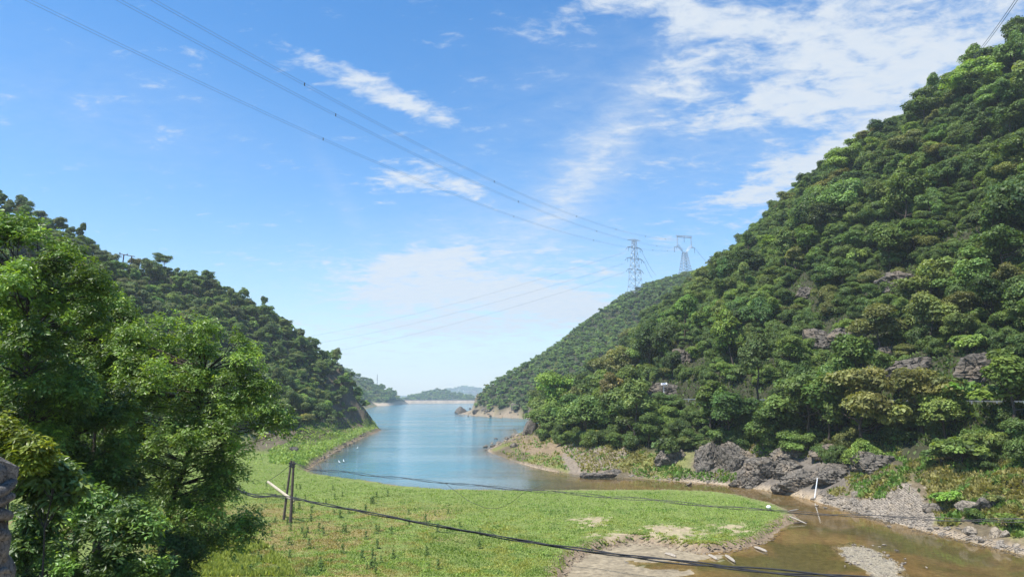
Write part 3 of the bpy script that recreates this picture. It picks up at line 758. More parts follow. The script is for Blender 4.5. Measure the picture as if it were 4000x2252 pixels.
    rd, _ = polydist(xs, ys, ROAD); fc, _, nn = slope_face(xs, ys); u, v = proj(np.stack([xs, ys, z + 1], -1))
    k = (rd > 4.4) & (fc > -.05) & (u > 1700) & (u < 4300) & (v > -200) & ~((u < 2600) & (d < 12)) & ~((u > 3380) & (d < 14))
    for hpoly in holes: k &= ~(inpoly(u, v, hpoly) & (rng.random(len(u)) < .8))
    forest('undergrowth', 'low dark undergrowth of bushes between the trees of the rocky slope', xs[k], ys[k], z[k] - .9, rng.uniform(.45, .8, k.sum()), rng.integers(0, 3, k.sum()) * 4 + rng.choice(4, k.sum(), p=[.45, .35, .1, .1]), rng, SRC_NEAR)

    # far ridge with the pylons
    xs, ys = poisson((-60, 330), (440, 800), 5.0, rng); z, d, iL, iR, _ = tquick(xs, ys); fc, _, _ = slope_face(xs, ys); u, v = proj(np.stack([xs, ys, z + 3], -1))
    k = iR & (d > 13) & (z > 3) & (fc > -.05) & (u > 1650) & (u < 2950); xs, ys, z = xs[k], ys[k], z[k]
    forest('ridge_wood', 'hazy even green wood on the ridge under the pylons', xs, ys, z - .4, rng.uniform(.55, 1.0, len(xs)), pick_far(len(xs), rng, [.5, .3, .18, .02]), rng, SRC_FAR)

    # left slope
    xs, ys = poisson((-420, -48), (60, 1040), 4.2, rng); z, d, iL, iR, _ = tquick(xs, ys); fc, _, _ = slope_face(xs, ys); u, v = proj(np.stack([xs, ys, z + 4], -1))
    hl = hillL(xs, ys)
    k = iL & (d > np.where(ys > 255, 6.5, 11)) & (hl > 4.5) & ((fc > -.12) | (ys > 300)) & (u > -300) & (v > 500) & ((ys < 345) | ((u > 1250) & (rng.random(len(u)) < .5))); xs, ys, z, u, v = [q[k] for q in (xs, ys, z, u, v)]
    size = np.clip(np.exp(rng.normal(size=len(xs)) * .22) * .62, .4, .84) * np.where(ys > 345, 1.5, 1); dist = np.hypot(xs, ys)
    vis = (u > 0) & ~((u < 1060) & (v > 1300)) & ~((u < 600) & (v > 1150))
    order = np.argsort(-(size / dist) * vis)
    N_IND = 190
    for i in order[:N_IND]:
        tn = rng.choice(['dark', 'mid', 'grey', 'olive'], p=[.30, .40, .22, .08])
        l = {'dark': 'dark green tree', 'mid': 'mid green tree', 'grey': 'dull grey green tree', 'olive': 'yellowish olive tree'}[tn]
        hw = ' on the headland ' + ('low above the bare lake bank' if z[i] < 14 else 'skyline beyond the two post frame' if v[i] < 1120 + .45 * (u[i] - 600) and u[i] > 600 else 'slope under the two post frame' if u[i] < 700 else 'middle slope facing the lake' if u[i] < 1150 else 'end facing the dam')
        l = ('small ' if size[i] < .62 else 'large ' if size[i] > .76 else '') + l
        plant(rng.choice(['broad', 'tall'], p=[.85, .15]), int(rng.integers(9)), (xs[i], ys[i], z[i] - .2), size[i], rng.uniform(0, 6.28), tuple(1.18 * q_ for q_ in jit(tn, rng)), l + hw, 'tree', l + 's' + hw)
    r = order[N_IND:]
    forest('headland_wood', 'closed dark green wood covering the headland beyond the meadow', xs[r], ys[r], z[r] + .5, size[r] * 1.05, pick_far(len(r), rng, [.36, .36, .23, .05]), rng, SRC_FAR)
    xs, ys = poisson((-330, -48), (60, 345), 3.6, rng); z, d, iL, iR, _ = tquick(xs, ys); fc, _, _ = slope_face(xs, ys); u, v = proj(np.stack([xs, ys, z + 1], -1)); hl = hillL(xs, ys)
    k = iL & (d > 14) & (hl > 6) & (fc > -.05) & (u > -200) & (v > 500)
    forest('headland_undergrowth', 'dark brushwood filling the gaps under the headland trees', xs[k], ys[k], z[k] - 1.0, rng.uniform(.35, .6, k.sum()), pick_far(k.sum(), rng, [.5, .25, .2, .05]), rng, SRC_FAR)

# ------------------------------------------------------------------ far hills, dam, plain
def far_hill(name, sky_line, Y, depth, tree_h, wood_label, seed, step=9.0, scale=(1.0, 1.6), foot=0.0, p=(.5, .3, .18, .02)):
    rg = np.random.default_rng(seed)
    pts = np.array([P(u, v, Y) for u, v in sky_line]); pts[:, 2] -= tree_h
    xs = np.linspace(pts[0, 0], pts[-1, 0], 80); zs = np.interp(xs, pts[:, 0], pts[:, 2])
    t = np.linspace(-1, 1, 31)
    X = np.repeat(xs[None], 31, 0); T = np.repeat(t[:, None], 80, 1)
    prof = np.cos(T * math.pi / 2) ** 1.2
    Yg = Y + T * depth + 6 * fbmn(X * .01, T * 3, seed, 3)
    Z = foot + (zs[None] - foot) * prof * (1 + .06 * fbmn(X * .02, T * 2, seed + .5, 3) * (1 - prof))
    i = np.arange(31 * 80).reshape(31, 80)
    q = np.stack([i[:-1, :-1], i[:-1, 1:], i[1:, 1:], i[1:, :-1]], -1).reshape(-1, 4)
    cc = np.zeros((31 * 80, 3)) + np.array([.06, .075, .035])
    low = (Z.ravel() < foot + 4); cc[low] = (.36, .29, .21)
    link(name, mesh_np(name, np.stack([X, Yg, Z], -1).reshape(-1, 3), q, cc, True), M_GROUND, kind='structure')
    # wood on the near side and the crest
    n = int((xs[-1] - xs[0]) * depth * 1.15 / step**2)
    a, b = rg.uniform(0, 78.9, n), rg.uniform(3, 18, n)
    a0, b0 = a.astype(int), b.astype(int); fa, fb = a - a0, b - b0
    def bil(M): return M[b0, a0] * (1 - fa) * (1 - fb) + M[b0, a0 + 1] * fa * (1 - fb) + M[b0 + 1, a0] * (1 - fa) * fb + M[b0 + 1, a0 + 1] * fa * fb
    x, y, z = bil(X), bil(Yg), bil(Z)
    k = z > foot + 5
    forest(name + '_wood', wood_label, x[k], y[k], z[k] - 1, rg.uniform(*scale, k.sum()), pick_far(k.sum(), rg, list(p)), rg, SRC_FAR)
far_hill('far_hill', [(1180, 1380), (1300, 1420), (1400, 1457), (1450, 1485), (1500, 1503), (1540, 1525), (1556, 1545), (1566, 1566)], 1180, 140, 7, 'blue hazed wood on the far hill with a mast', 5)
far_hill('hill_behind_dam', [(1540, 1568), (1600, 1545), (1650, 1530), (1700, 1518), (1740, 1519), (1780, 1533), (1830, 1541), (1880, 1556)], 1900, 160, 8, 'blue hazed wood on the low hill behind the dam', 6, 12, (1.2, 2.0), -6)
far_hill('distant_mountain', [(1700, 1540), (1770, 1527), (1810, 1520), (1850, 1522), (1900, 1530), (1990, 1538)], 5200, 500, 12, 'pale wood on the distant mountain', 7, 60, (5, 8), -6)
v = np.array([[-9000, 1300, -7], [9000, 1300, -7], [9000, 26000, -7], [-9000, 26000, -7]])
link('plain', mesh_np('plain', v, [[0, 1, 2, 3]], np.zeros((4, 3)) + [.07, .09, .04]), M_GROUND, kind='structure')

dam = empty('dam', (-115, 1291, 0), 'long pale concrete dam closing the far end of the lake', 'dam')
mb = MB(); mb.add([[-100, -4, -6], [85, -4, -6], [85, 2, 6.2], [-100, 2, 6.2], [-100, 12, -6], [85, 12, -6], [85, 6, 6.2], [-100, 6, 6.2]],
                  [[0, 1, 2, 3], [3, 2, 6, 7], [7, 6, 5, 4], [0, 3, 7, 4], [1, 5, 6, 2]])
link('wall', mb.mesh('dam_wall'), M_DAM, dam)
link('parapet', MB().box((-7, 2.5, 6.9), (184, .8, 1.5)).mesh('dam_parapet'), M_DARKCONC, dam)
link('waterline_band', MB().box((-7, -3.6, .2), (184, .5, 1.0)).mesh('dam_band'), M_DAMBAND, dam)
gh = empty('intake_house', (-209, 1284, 0), 'dark flat roofed intake house at the end of the dam', 'building')
link('wall', MB().box((0, 0, 2.6), (16, 9, 6.4)).mesh('gate_wall'), M_DARKCONC, gh)
link('roof', MB().box((0, 0, 6.2), (18, 10, .6)).mesh('gate_roof'), M_STEEL, gh)
for i in range(3): link('window', MB().box((-5 + 5 * i, -4.55, 3.6), (2, .12, 1.8)).mesh('gate_window'), M_PANEL, gh)
link('abutment', MB().box((-12, 2, 1.2), (7, 8, 7)).mesh('gate_abut'), M_CONC, gh)

def lattice(name, loc, label, H, base, top, head, rz, r=.16):
    o = empty(name, loc, label, 'pylon', None, rz)
    body = MB(); n = 9
    zs = H * (1 - (1 - np.linspace(0, 1, n + 1)) ** 1.25)
    w = base + (top - base) * np.minimum(zs / (H * .98), 1) ** .8
    cor = [(-1, -1), (1, -1), (1, 1), (-1, 1)]
    for cx, cy in cor: link('leg', MB().tube(np.c_[cx * w / 2, cy * w / 2, zs], r * 1.35, 4).mesh('pylon_leg'), M_STEEL, o)
    for i in range(n):
        for j in range(4):
            a, b = cor[j], cor[(j + 1) % 4]
            A0, A1 = (a[0] * w[i] / 2, a[1] * w[i] / 2, zs[i]), (a[0] * w[i + 1] / 2, a[1] * w[i + 1] / 2, zs[i + 1])
            B0, B1 = (b[0] * w[i] / 2, b[1] * w[i] / 2, zs[i]), (b[0] * w[i + 1] / 2, b[1] * w[i + 1] / 2, zs[i + 1])
            body.bar(A0, B1, r * .75).bar(B0, A1, r * .75).bar(A1, B1, r * .75)
    link('bracing', body.mesh('pylon_bracing'), M_STEEL, o)
    head(o, H, top, r)
    return o
def arm(o, z, x0, x1, r, rise=0.0, half=.9, name='cross_arm'):
    mb = MB(); n = 4
    for k in range(n + 1):
        t = k / n; x = x0 + (x1 - x0) * t; hh = half * (1 - t) + .12
        if k:
            mb.bar(px0, (x, -hh, z + rise * t), r).bar(px1, (x, hh, z + rise * t), r).bar(px2, (x, 0, z + rise * t + 1.3 * (1 - t) + .1), r)
            mb.bar(px0, (x, hh, z + rise * t), r * .7).bar(px1, (x, 0, z + rise * t + 1.3 * (1 - t)), r * .7)
        px0, px1, px2 = (x, -hh, z + rise * t), (x, hh, z + rise * t), (x, 0, z + rise * t + 1.3 * (1 - t) + .1)
    link(name, mb.mesh('arm'), M_STEEL, o)
def head_tension(o, H, top, r):
    for z, ext in ((H * .86, 8.2), (H * .655, 9.4), (H * .45, 8.6)):
        for sx in (-1, 1):
            arm(o, z, sx * top * .5, sx * ext, r * .8)
            mb = MB(); mb.tube([(sx * ext, 0, z), (sx * (ext + 2.6), 0, z - 3.0)], .22, 5); link('insulator', mb.mesh('insulator'), M_WIRE, o)
            mb = MB(); mb.tube([(sx * (ext - .8), 0, z), (sx * (ext - .8), 0, z - 4)], .18, 5); link('insulator', mb.mesh('insulator2'), M_WIRE, o)
    for sx in (-1, 1): arm(o, H, 0, sx * 8.0, r * .8, 2.2 * sx * .2)
def head_cat(o, H, top, r):
    # window head: two raking horns, top beam, side arms
    zt = H + 18
    for sx in (-1, 1):
        mb = MB()
        A, B, Cc = (sx * top * .5, 0, H), (sx * 8.5, 0, H + 7), (sx * 8.0, 0, zt)
        for off in (-.7, .7): mb.bar((A[0], off, A[2]), (B[0], off, B[2]), r).bar((B[0], off, B[2]), (Cc[0], off, Cc[2]), r).bar((A[0], off, A[2] + 1.6), (B[0] - sx * 1.4, off, B[2] + 1.2), r * .8)
        for k in range(5):
            t = k / 5; q = np.array(A) + (np.array(B) - A) * t; mb.bar(q + [0, -.7, 0], q + [sx * .8, .7, 2.0], r * .7)
            q = np.array(B) + (np.array(Cc) - B) * t; mb.bar(q + [-sx * .6, -.7, 0], q + [sx * .2, .7, 2.2], r * .7)
        link('horn', mb.mesh('horn'), M_STEEL, o)
        arm(o, H + 5.5, sx * 7.5, sx * 12.0, r * .8)
        link('insulator', MB().tube([(sx * 12, 0, H + 5.5), (sx * 12, 0, H - .5)], .22, 5).mesh('ins'), M_WIRE, o)
    mb = MB()
    for off in (-.7, .7): mb.bar((-9.6, off, zt), (9.6, off, zt), r).bar((-8.6, off, zt - 1.6), (8.6, off, zt - 1.6), r)
    for k in range(9): mb.bar((-9 + 2 * k, -.7, zt - 1.6), (-8 + 2 * k, .7, zt), r * .7).bar((-8 + 2 * k, .7, zt), (-7 + 2 * k, -.7, zt - 1.6), r * .7)
    link('top_beam', mb.mesh('beam'), M_STEEL, o)
    link('insulator', MB().tube([(0, 0, zt - 1.6), (0, 0, zt - 7)], .22, 5).mesh('ins2'), M_WIRE, o)
pb = P(2482, 1130, 642); gz = float(terrain(pb[0], pb[1])[0])
H1 = P(2487, 938, 642)[2] - gz
lattice('pylon', (pb[0], pb[1], gz), 'steel lattice pylon with three levels of cross arms on the wooded ridge', H1, 11.5, 3.0, head_tension, .55, .17)
pc = P(2678, 1075, 720); gz2 = float(terrain(pc[0], pc[1])[0])
H2 = P(2678, 985, 720)[2] - gz2
lattice('pylon', (pc[0], pc[1], gz2), 'steel lattice pylon with a square window head behind the ridge', H2, 12.0, 4.0, head_cat, .25, .18)

def line_wire(name, label, S, E, co, k0, k1, gap=.8, r=.042, spacers=True, sp_k=()):
    o = empty(name, (float(E[0]), float(E[1]), 0), label, 'power line')
    k = np.linspace(k0, k1, 70)
    pts = np.c_[S[0] + (E[0] - S[0]) * k, S[1] + (E[1] - S[1]) * k, np.polyval(co, k)] - np.array([E[0], E[1], 0])
    for off in (-gap / 2, gap / 2):
        link('conductor', MB().tube(pts + [0, 0, off], r, 5).mesh('conductor'), M_WIRE, o)
    for q in sp_k:
        p = np.array([S[0] + (E[0] - S[0]) * q, S[1] + (E[1] - S[1]) * q, np.polyval(co, q)]) - np.array([E[0], E[1], 0])
        link('spacer', MB().box(p, (.28, .28, gap + .3)).mesh('spacer'), M_CABLE, o)
line_wire('power_line', 'twin conductor power line reaching the near side arm of the window headed pylon', (-127, 165, 118), (178, 720, 170), (73.4, -22.3, 118.2), -.35, 1, sp_k=(.17, .42, .62, .75, .86, .94))
line_wire('power_line', 'twin conductor power line reaching the off side arm of the window headed pylon', (-103, 165, 118), (193, 720, 172), (70, -16.3, 118.1), -.35, 1, sp_k=(.13, .36, .55, .68, .79, .9))
line_wire('power_line', 'twin conductor power line reaching the middle of the window headed pylon', (-94, 165, 118), (180, 720, 182), (65, -1.5, 118.1), -.35, 1, sp_k=(.09, .31, .5, .64, .78, .9))
for i, (v0, v1) in enumerate([((2440, 985), (1270, 1302)), ((2440, 1028), (1270, 1335)), ((2440, 1063), (1300, 1372))]):
    E_, S_ = P(*v0, 640), P(*v1, 1000)
    line_wire('power_line', ['topmost', 'middle', 'lowest'][i] + ' of the faint lines leaving the lattice pylon across the lake', S_, E_, np.array([25., E_[2] - S_[2] - 25, S_[2]]), -.15, 1, .8, .05)
for i, (a, b, Ya, Yb, lb) in enumerate([((2508, 985), (2562, 1075), 640, 740, 'thin line dropping behind the ridge from the top arm of the lattice pylon'), ((2516, 1020), (2548, 1085), 640, 740, 'thin line dropping behind the ridge from the middle arm of the lattice pylon'),
                                    ((2714, 968), (2775, 1035), 720, 860, 'thin line dropping behind the hill from the window headed pylon')]):
    A, B = P(*a, Ya), P(*b, Yb)
    line_wire('power_line', lb, B, A, np.array([6., A[2] - B[2] - 6, B[2]]), 0, 1, .5, .06)
A, B = P(3990, -30, 120), P(3690, 330, 300)
line_wire('power_line', 'twin conductor line coming down to the top of the rocky hill', B, A, np.array([10., A[2] - B[2] - 10, B[2]]), -.1, 1.6, .7, .06, sp_k=(.25, .6))
p = P(1473, 1500, 1170)
o = empty('radio_mast', (p[0], p[1], p[2] - 8), 'thin banded mast standing on the far hill', 'mast')
for i in range(5): link('mast_section', MB().tube([(0, 0, i * 5), (0, 0, i * 5 + 5)], .5, 5).mesh('mast'), M_DARKCONC if i % 2 else M_STEEL, o)
for i, (u, vt, vb, lb) in enumerate([(305, 868, 985, 'tall dark pointed tree at the drop in the headland skyline'), (270, 880, 970, 'tall dark ragged tree beside the pointed one on the skyline'), (232, 870, 960, 'dark skyline tree with a broken top'), (590, 968, 1040, 'bushy rounded tree standing alone beside the two post frame')]):
    Yt = 225 if u < 400 else 270
    p = P(u, vb, Yt); z0 = float(terrain(p[0], p[1])[0]); sc = (P(u, vt, Yt)[2] - z0) / (10.2 if u < 400 else 8.4)
    plant('tall' if u < 400 else 'broad', i, (p[0], p[1], z0), min(max(sc, .5), 1.25), i, TINT['dark'] if u < 400 else TINT['mid'], lb, 'tree')
# two post frame on the left ridge
a, b = P(485, 1012, 258), P(512, 1032, 258)
o = empty('utility_pole', (a[0], a[1], a[2] - 4), 'wooden two post utility frame standing on the wooded skyline', 'utility pole')
e0, e1 = P(466, 991, 258) - np.array(o.location), P(527, 1002, 258) - np.array(o.location)
t0, t1 = P(484, 994, 258) - np.array(o.location), P(515, 1000, 258) - np.array(o.location)
for t in (t0, t1): link('post', MB().tube([(t[0] - .3, t[1], -3), t], .22, 6).mesh('post'), M_POLE, o)
link('crossbar', MB().tube([e0, e1], .16, 5).mesh('crossbar'), M_POLE, o)
for q in (0.03, .5): link('insulator', MB().tube([e0 + (e1 - e0) * q, e0 + (e1 - e0) * q + [0, 0, .6]], .2, 5).mesh('knob'), M_POLE, o)

# ------------------------------------------------------------------ rocks
_ico = {}
def ico(n):
    if n not in _ico:
        bm = bmesh.new(); bmesh.ops.create_icosphere(bm, subdivisions=n, radius=1)
        _ico[n] = (np.array([v.co[:] for v in bm.verts]), np.array([[v.index for v in f.verts] for f in bm.faces])); bm.free()
    return _ico[n]
def rock_shape(seed, n=4, planes=14, rough=.10, crack=.0, freq=1.6, strata=0.0):
    rg = np.random.default_rng(seed); v, f = ico(n); v = v.copy()
    r = np.full(len(v), 1.25)
    d = rg.normal(size=(planes, 3)); d /= np.linalg.norm(d, axis=1)[:, None]
    h = rg.uniform(.62, 1.0, planes)
    for q, hh in zip(d, h):
        c = v @ q; r = np.minimum(r, np.where(c > .05, hh / np.maximum(c, .05), 9))
    o = seed * 3.7
    r *= 1 + rough * fbmn(v[:, 0] * freq + o, v[:, 1] * freq, v[:, 2] * freq, 5, .55)
    if crack:
        rg_ = np.abs(fbmn(v[:, 0] * 2.2 + o, v[:, 1] * 2.2, v[:, 2] * 1.1, 3)); r -= crack * smooth(.10, .0, rg_)
        r += .05 * np.round(fbmn(v[:, 0] * 1.3 - o, v[:, 1] * 1.3, v[:, 2] * 3.0, 2) * 4) / 4
    if strata:
        ax = np.array([.35, .15, .92]); q = (v @ ax) * 5.5 + .5 * fbmn(v[:, 0] * 1.5 + o, v[:, 1] * 1.5, v[:, 2] * 1.5, 2)
        r += strata * ((q % 1.0) - .5) + strata * .6 * np.round(pnoise(v[:, 0] * 4 + o, v[:, 1] * 4, v[:, 2] * 4) * 2) / 2
    return v * r[:, None], f
ROCKS = [mesh_np(f'boulder_{i}', *rock_shape(200 + i, 3, 12, .06)) for i in range(8)]
for m_ in ROCKS: m_.materials.append(M_STONE)
GROCKS = [mesh_np(f'grey_boulder_{i}', *rock_shape(230 + i, 3, 12, .08)) for i in range(4)]
for m_ in GROCKS: m_.materials.append(M_ROCK)
def outcrop(u, v, Y, w, h, dpt, seed, label, material=M_ROCK, n=5, rz=None, tilt=0.0):
    p = hit(u, v + h * .12)[0] if Y < 400 else P(u, v, Y); Y = p[1]; rg = np.random.default_rng(seed)
    p = p + np.array([p[0], p[1], 0]) / np.hypot(p[0], p[1]) * dpt * .22
    vv, f = rock_shape(seed, n, 30, .09, .14, strata=.028)
    vv = vv * (np.array([w * Y / F_PX, dpt, h * Y / F_PX]) * .5)
    m = mesh_np('rock', vv, f); m.materials.append(material)
    o = link('rock_outcrop', m, None, None, p, label=label, category='rock'); o.rotation_euler = (0, tilt, rg.uniform(-.4, .4) if rz is None else rz)
    return o
def shoreY(u, v, add=0.0): return float(G(u, v)[1]) + add
OC = [(3000, 1850, 112, 250, 150, 7, 'big cracked grey rock mass at the bend of the stream'), (3150, 1880, 107, 240, 130, 6, 'grey bedded rock face behind the leaning white post'),
      (3280, 1850, 107, 280, 120, 6, 'sloping grey rock slab right of the leaning white post, above the gravel'), (2935, 1870, 116, 130, 140, 5, 'blocky grey rock at the foot of the shaded cliff'),
      (3440, 1810, 107, 240, 140, 6, 'layered brown grey rock beside the grassy bank'), (2770, 1800, 124, 170, 190, 5, 'shaded rock pillar above the green bank'), (2870, 1800, 122, 170, 220, 5, 'dark shaded cliff below the leaning trees'),
      (2620, 1790, 132, 150, 130, 5, 'shaded rock wall over the weedy bank'), (2330, 1858, 138, 180, 50, 4, 'low cracked pale rock at the waterline of the earthy point'), (2390, 1850, 136, 90, 50, 3, 'small rough rock at the waterline beside the low cracked pale rock'),
      (3100, 1775, 117, 200, 110, 6, 'dark upper rock shelf over the big cracked rock mass'), (3250, 1765, 116, 180, 100, 6, 'dark rock ledge in shade below the bank trees'),
      (3080, 1905, 108, 170, 70, 4, 'low split slab at the waterline under the big cracked rock mass'), (2900, 1890, 117, 110, 60, 4, 'broken low rock where the weedy bank meets the cracked mass'), (3090, 1830, 112, 170, 110, 5, 'steep fissured block between the cracked mass and the bedded face')]
for i, q in enumerate(OC): outcrop(*q[:6], 300 + i, q[6])
CL = [(3520, 1100, 190, 260, 150, 12, 'brown overhanging cliff in the middle of the hillside'), (3340, 1310, 160, 250, 150, 9, 'broken reddish cliff halfway up the slope'), (3200, 1330, 165, 150, 150, 9, 'small pale cliff left of the broken reddish cliff'),
      (3600, 1440, 128, 340, 170, 7, 'grey cut rock wall above the road beside the sunlit bare patch'), (3870, 1440, 118, 400, 190, 7, 'long grey cut rock wall above the road at the foot of the hill'), (2975, 1385, 172, 140, 150, 8, 'dark rough crag behind the bank trees'),
      (3150, 1140, 205, 110, 90, 8, 'small grey crag under the upper wood'), (2675, 1395, 196, 120, 110, 8, 'grey crag above the street lamp'), (2640, 1530, 178, 220, 110, 7, 'low dark rock cutting behind the street lamp'),
      (3860, 1530, 112, 150, 70, 5, 'bare grey rock apron beside the road'), (3440, 1390, 142, 120, 110, 7, 'reddish crag by the road cutting'), (2520, 1163, 640, 42, 34, 9, 'large bare boulder on the ridge below the pylons'), (2830, 1180, 235, 100, 70, 7, 'brown crag high among the trees')]
for i, q in enumerate(CL): outcrop(*q[:6], 340 + i, q[6], M_CLIFF)

def boulder(u, v, w, seed, label, group=None, sz=.6, grey=False, zoff=0.0, z=None, name='boulder', cat='boulder', rz=None, sy=.85):
    p = hit(u, v)[0] if z is None else G(u, v, z)
    s = w * p[1] / F_PX * .5
    rg = np.random.default_rng(seed); M_ = GROCKS if grey else ROCKS
    o = link(name, M_[seed % len(M_)], None, None, (p[0], p[1], p[2] + s * sz * .35 + zoff), label=label, category=cat)
    if group: o['group'] = group
    o.scale = (s, s * sy, s * sz); o.rotation_euler = (rg.normal() * .15, rg.normal() * .15, rg.uniform(0, 6.28) if rz is None else rz)
    return o
NB = [(3790, 2085, 60, 1, 'round speckled boulder at the edge of the water', .75, False), (3895, 2090, 55, 2, 'upright pale boulder beside the rounded stones on the bank', 1.0, False), (3925, 2095, 45, 3, 'pale split boulder in front of the weeds', .7, False),
      (3790, 1990, 85, 4, 'flat pale slab lying in the weeds', .6, False), (3860, 1980, 90, 5, 'dark grey tilted slab lying beside the flat pale slab', .65, True), (3640, 1990, 70, 6, 'grey wedge shaped boulder above the gravel slope', .6, True),
      (3335, 1965, 50, 7, 'square pale boulder on the gravel shore', .75, False), (3345, 1935, 32, 8, 'small square block behind the pale boulder on the gravel shore', .8, False), (3910, 2130, 40, 9, 'small rounded boulder standing at the waterline', .7, False),
      (3975, 2135, 40, 10, 'pale rounded boulder at the end of the bank', .6, False), (2075, 1690, 62, 11, 'big slanted grey boulder on the tip of the earthy point', 1.2, True), (2140, 1680, 70, 12, 'dark jagged rock under the trees of the point', 1.3, True),
      (2690, 1893, 40, 13, 'flat pale stone just breaking the stream surface', .25, False), (1150, 1760, 45, 14, 'grey boulder in the meadow grass by the lake', .6, True), (1937, 1713, 14, 15, 'small dark rock alone in the lake', .5, True),
      (1800, 1614, 50, 16, 'dark rounded boulder on the tip of the far spit', .7, True), (1860, 1612, 30, 17, 'dark boulder on the sandy slope of the far spit', .8, True), (1890, 1602, 22, 18, 'small dark boulder higher on the sandy far spit', .8, True), (2010, 1600, 40, 19, 'dark boulder at the wooded edge of the far spit', .9, True),
      (2010, 1745, 36, 20, 'squat grey rock on the bare slope of the point', .6, True)]
for u, v, w, sd, lb, sz, gr in NB: boulder(u, v, w, sd, lb, None, sz, gr)
rg = np.random.default_rng(77)
def along(line_px, n, spread):
    a = densify(line_px, 4.0); q = a[rg.integers(0, len(a), n)]
    return q + rg.normal(size=(n, 2)) * np.array(spread)
for (u, v) in along([(3200, 1950), (3300, 1985), (3420, 2020), (3560, 2055), (3700, 2085), (3850, 2120), (4000, 2160)], 70, (14, 9)):
    boulder(u, v - 8, rg.uniform(14, 34), int(rg.integers(1000)), 'pale stone scattered along the stream bank', 'stones along the stream bank', rg.uniform(.4, .7), False, name='shore_stone', cat='stone')
for (u, v) in along([(3230, 1930), (3450, 1960), (3550, 1970), (3600, 2020)], 60, (70, 28)):
    boulder(u, v, rg.uniform(10, 24), int(rg.integers(1000)), 'pale grey stone of the gravel slope under the rock face', 'stones of the gravel slope', rg.uniform(.4, .7), False, name='gravel_stone', cat='stone')
for (u, v) in along([(2450, 1868), (2700, 1874), (2860, 1888), (2980, 1905), (3100, 1930)], 45, (12, 4)):
    boulder(u, v - 4, rg.uniform(9, 22), int(rg.integers(1000)), 'small stone at the foot of the weedy stream bank', 'stones at the foot of the weedy bank', rg.uniform(.4, .7), False, name='shore_stone', cat='stone')
for (u, v) in along([(1230, 1815), (1290, 1775), (1360, 1735), (1420, 1707), (1455, 1693)], 60, (7, 4)):
    boulder(u - 4, v - 3, rg.uniform(6, 14), int(rg.integers(1000)), 'rubble stone on the lake shore below the headland', 'rubble on the lake shore', rg.uniform(.4, .8), rg.random() < .4, name='shore_stone', cat='stone')
for (u, v) in along([(1905, 1755), (1940, 1738), (2000, 1712), (2060, 1695)], 28, (12, 5)):
    boulder(u, v, rg.uniform(7, 20), int(rg.integers(1000)), 'stone lying on the bare slope of the earthy point', 'stones on the earthy point', rg.uniform(.4, .8), rg.random() < .3, name='shore_stone', cat='stone')
for (u, v) in along([(1810, 1620), (1900, 1622), (2000, 1625), (2080, 1628)], 26, (16, 7)):
    boulder(u, v - 8, rg.uniform(6, 16), int(rg.integers(1000)), 'dark rock on the sandy slope of the far spit', 'rocks on the far spit', rg.uniform(.5, .9), True, name='spit_rock', cat='rock')
for (u, v) in along([(3330, 2140), (3440, 2200), (3520, 2250)], 70, (55, 22)):
    boulder(u, v, rg.uniform(8, 20), int(rg.integers(1000)), 'cream coloured cobble on the gravel bar in the stream', 'cobbles of the gravel bar', rg.uniform(.35, .6), False, z=.02, name='cobble', cat='stone')
# the small gravel of the bar, the slope and the shores: uncountable
gv, gf, n0 = [], [], 0
bv, bf = ico(1)
def gravel(name, pts, smin, smax, label):
    n = len(pts); s = rg.uniform(smin, smax, n)
    vv = (bv[None] * (1 + .25 * rg.normal(size=(n, len(bv), 1)).clip(-1, 1))) * s[:, None, None] * np.array([1, .8, .5]) + pts[:, None]
    ff = bf[None] + (np.arange(n) * len(bv))[:, None, None]
    link(name, mesh_np(name, vv.reshape(-1, 3), ff.reshape(-1, 3)), M_COB if 'bar' in name else M_STONE, kind='stuff', label=label, category='gravel')
def scatter_px(poly, n, z=None):
    a = np.array(poly); out = []
    u, v = rg.uniform(a[:, 0].min(), a[:, 0].max(), n * 3), rg.uniform(a[:, 1].min(), a[:, 1].max(), n * 3)
    k = inpoly(u, v, poly); u, v = u[k][:n], v[k][:n]
    p = hit(u, v)
    p[:, 2] = np.maximum(gridz(p[:, 0], p[:, 1]), -.05)
    return p
gravel('gravel_bar', scatter_px([(3240, 2130), (3330, 2115), (3420, 2145), (3520, 2200), (3560, 2260), (3460, 2260), (3400, 2235), (3300, 2185)], 2600), .03, .11, 'cream gravel bar lying in the shallow stream')
gravel('gravel_slope', scatter_px([(3480, 1910), (3540, 1880), (3590, 1930), (3650, 2010), (3640, 2062), (3440, 2036), (3300, 1993), (3190, 1955), (3230, 1935), (3380, 1955)], 3200), .05, .20, 'pale broken stone covering the slope below the rock face')
gravel('shore_gravel', np.vstack([scatter_px([(3560, 2050), (3700, 2075), (4000, 2145), (4000, 2175), (3700, 2100), (3560, 2070)], 900), scatter_px([(2230, 1850), (2500, 1862), (2700, 1872), (2900, 1895), (3150, 1938), (3150, 1950), (2900, 1903), (2500, 1878), (2230, 1866)], 1200),
       scatter_px([(1900, 1760), (2000, 1795), (2200, 1843), (2200, 1858), (2000, 1806), (1900, 1770)], 500), scatter_px([(1195, 1845), (1300, 1765), (1440, 1692), (1455, 1696), (1320, 1765), (1215, 1850)], 900)]), .04, .16, 'fine rubble along the waterline of both shores')

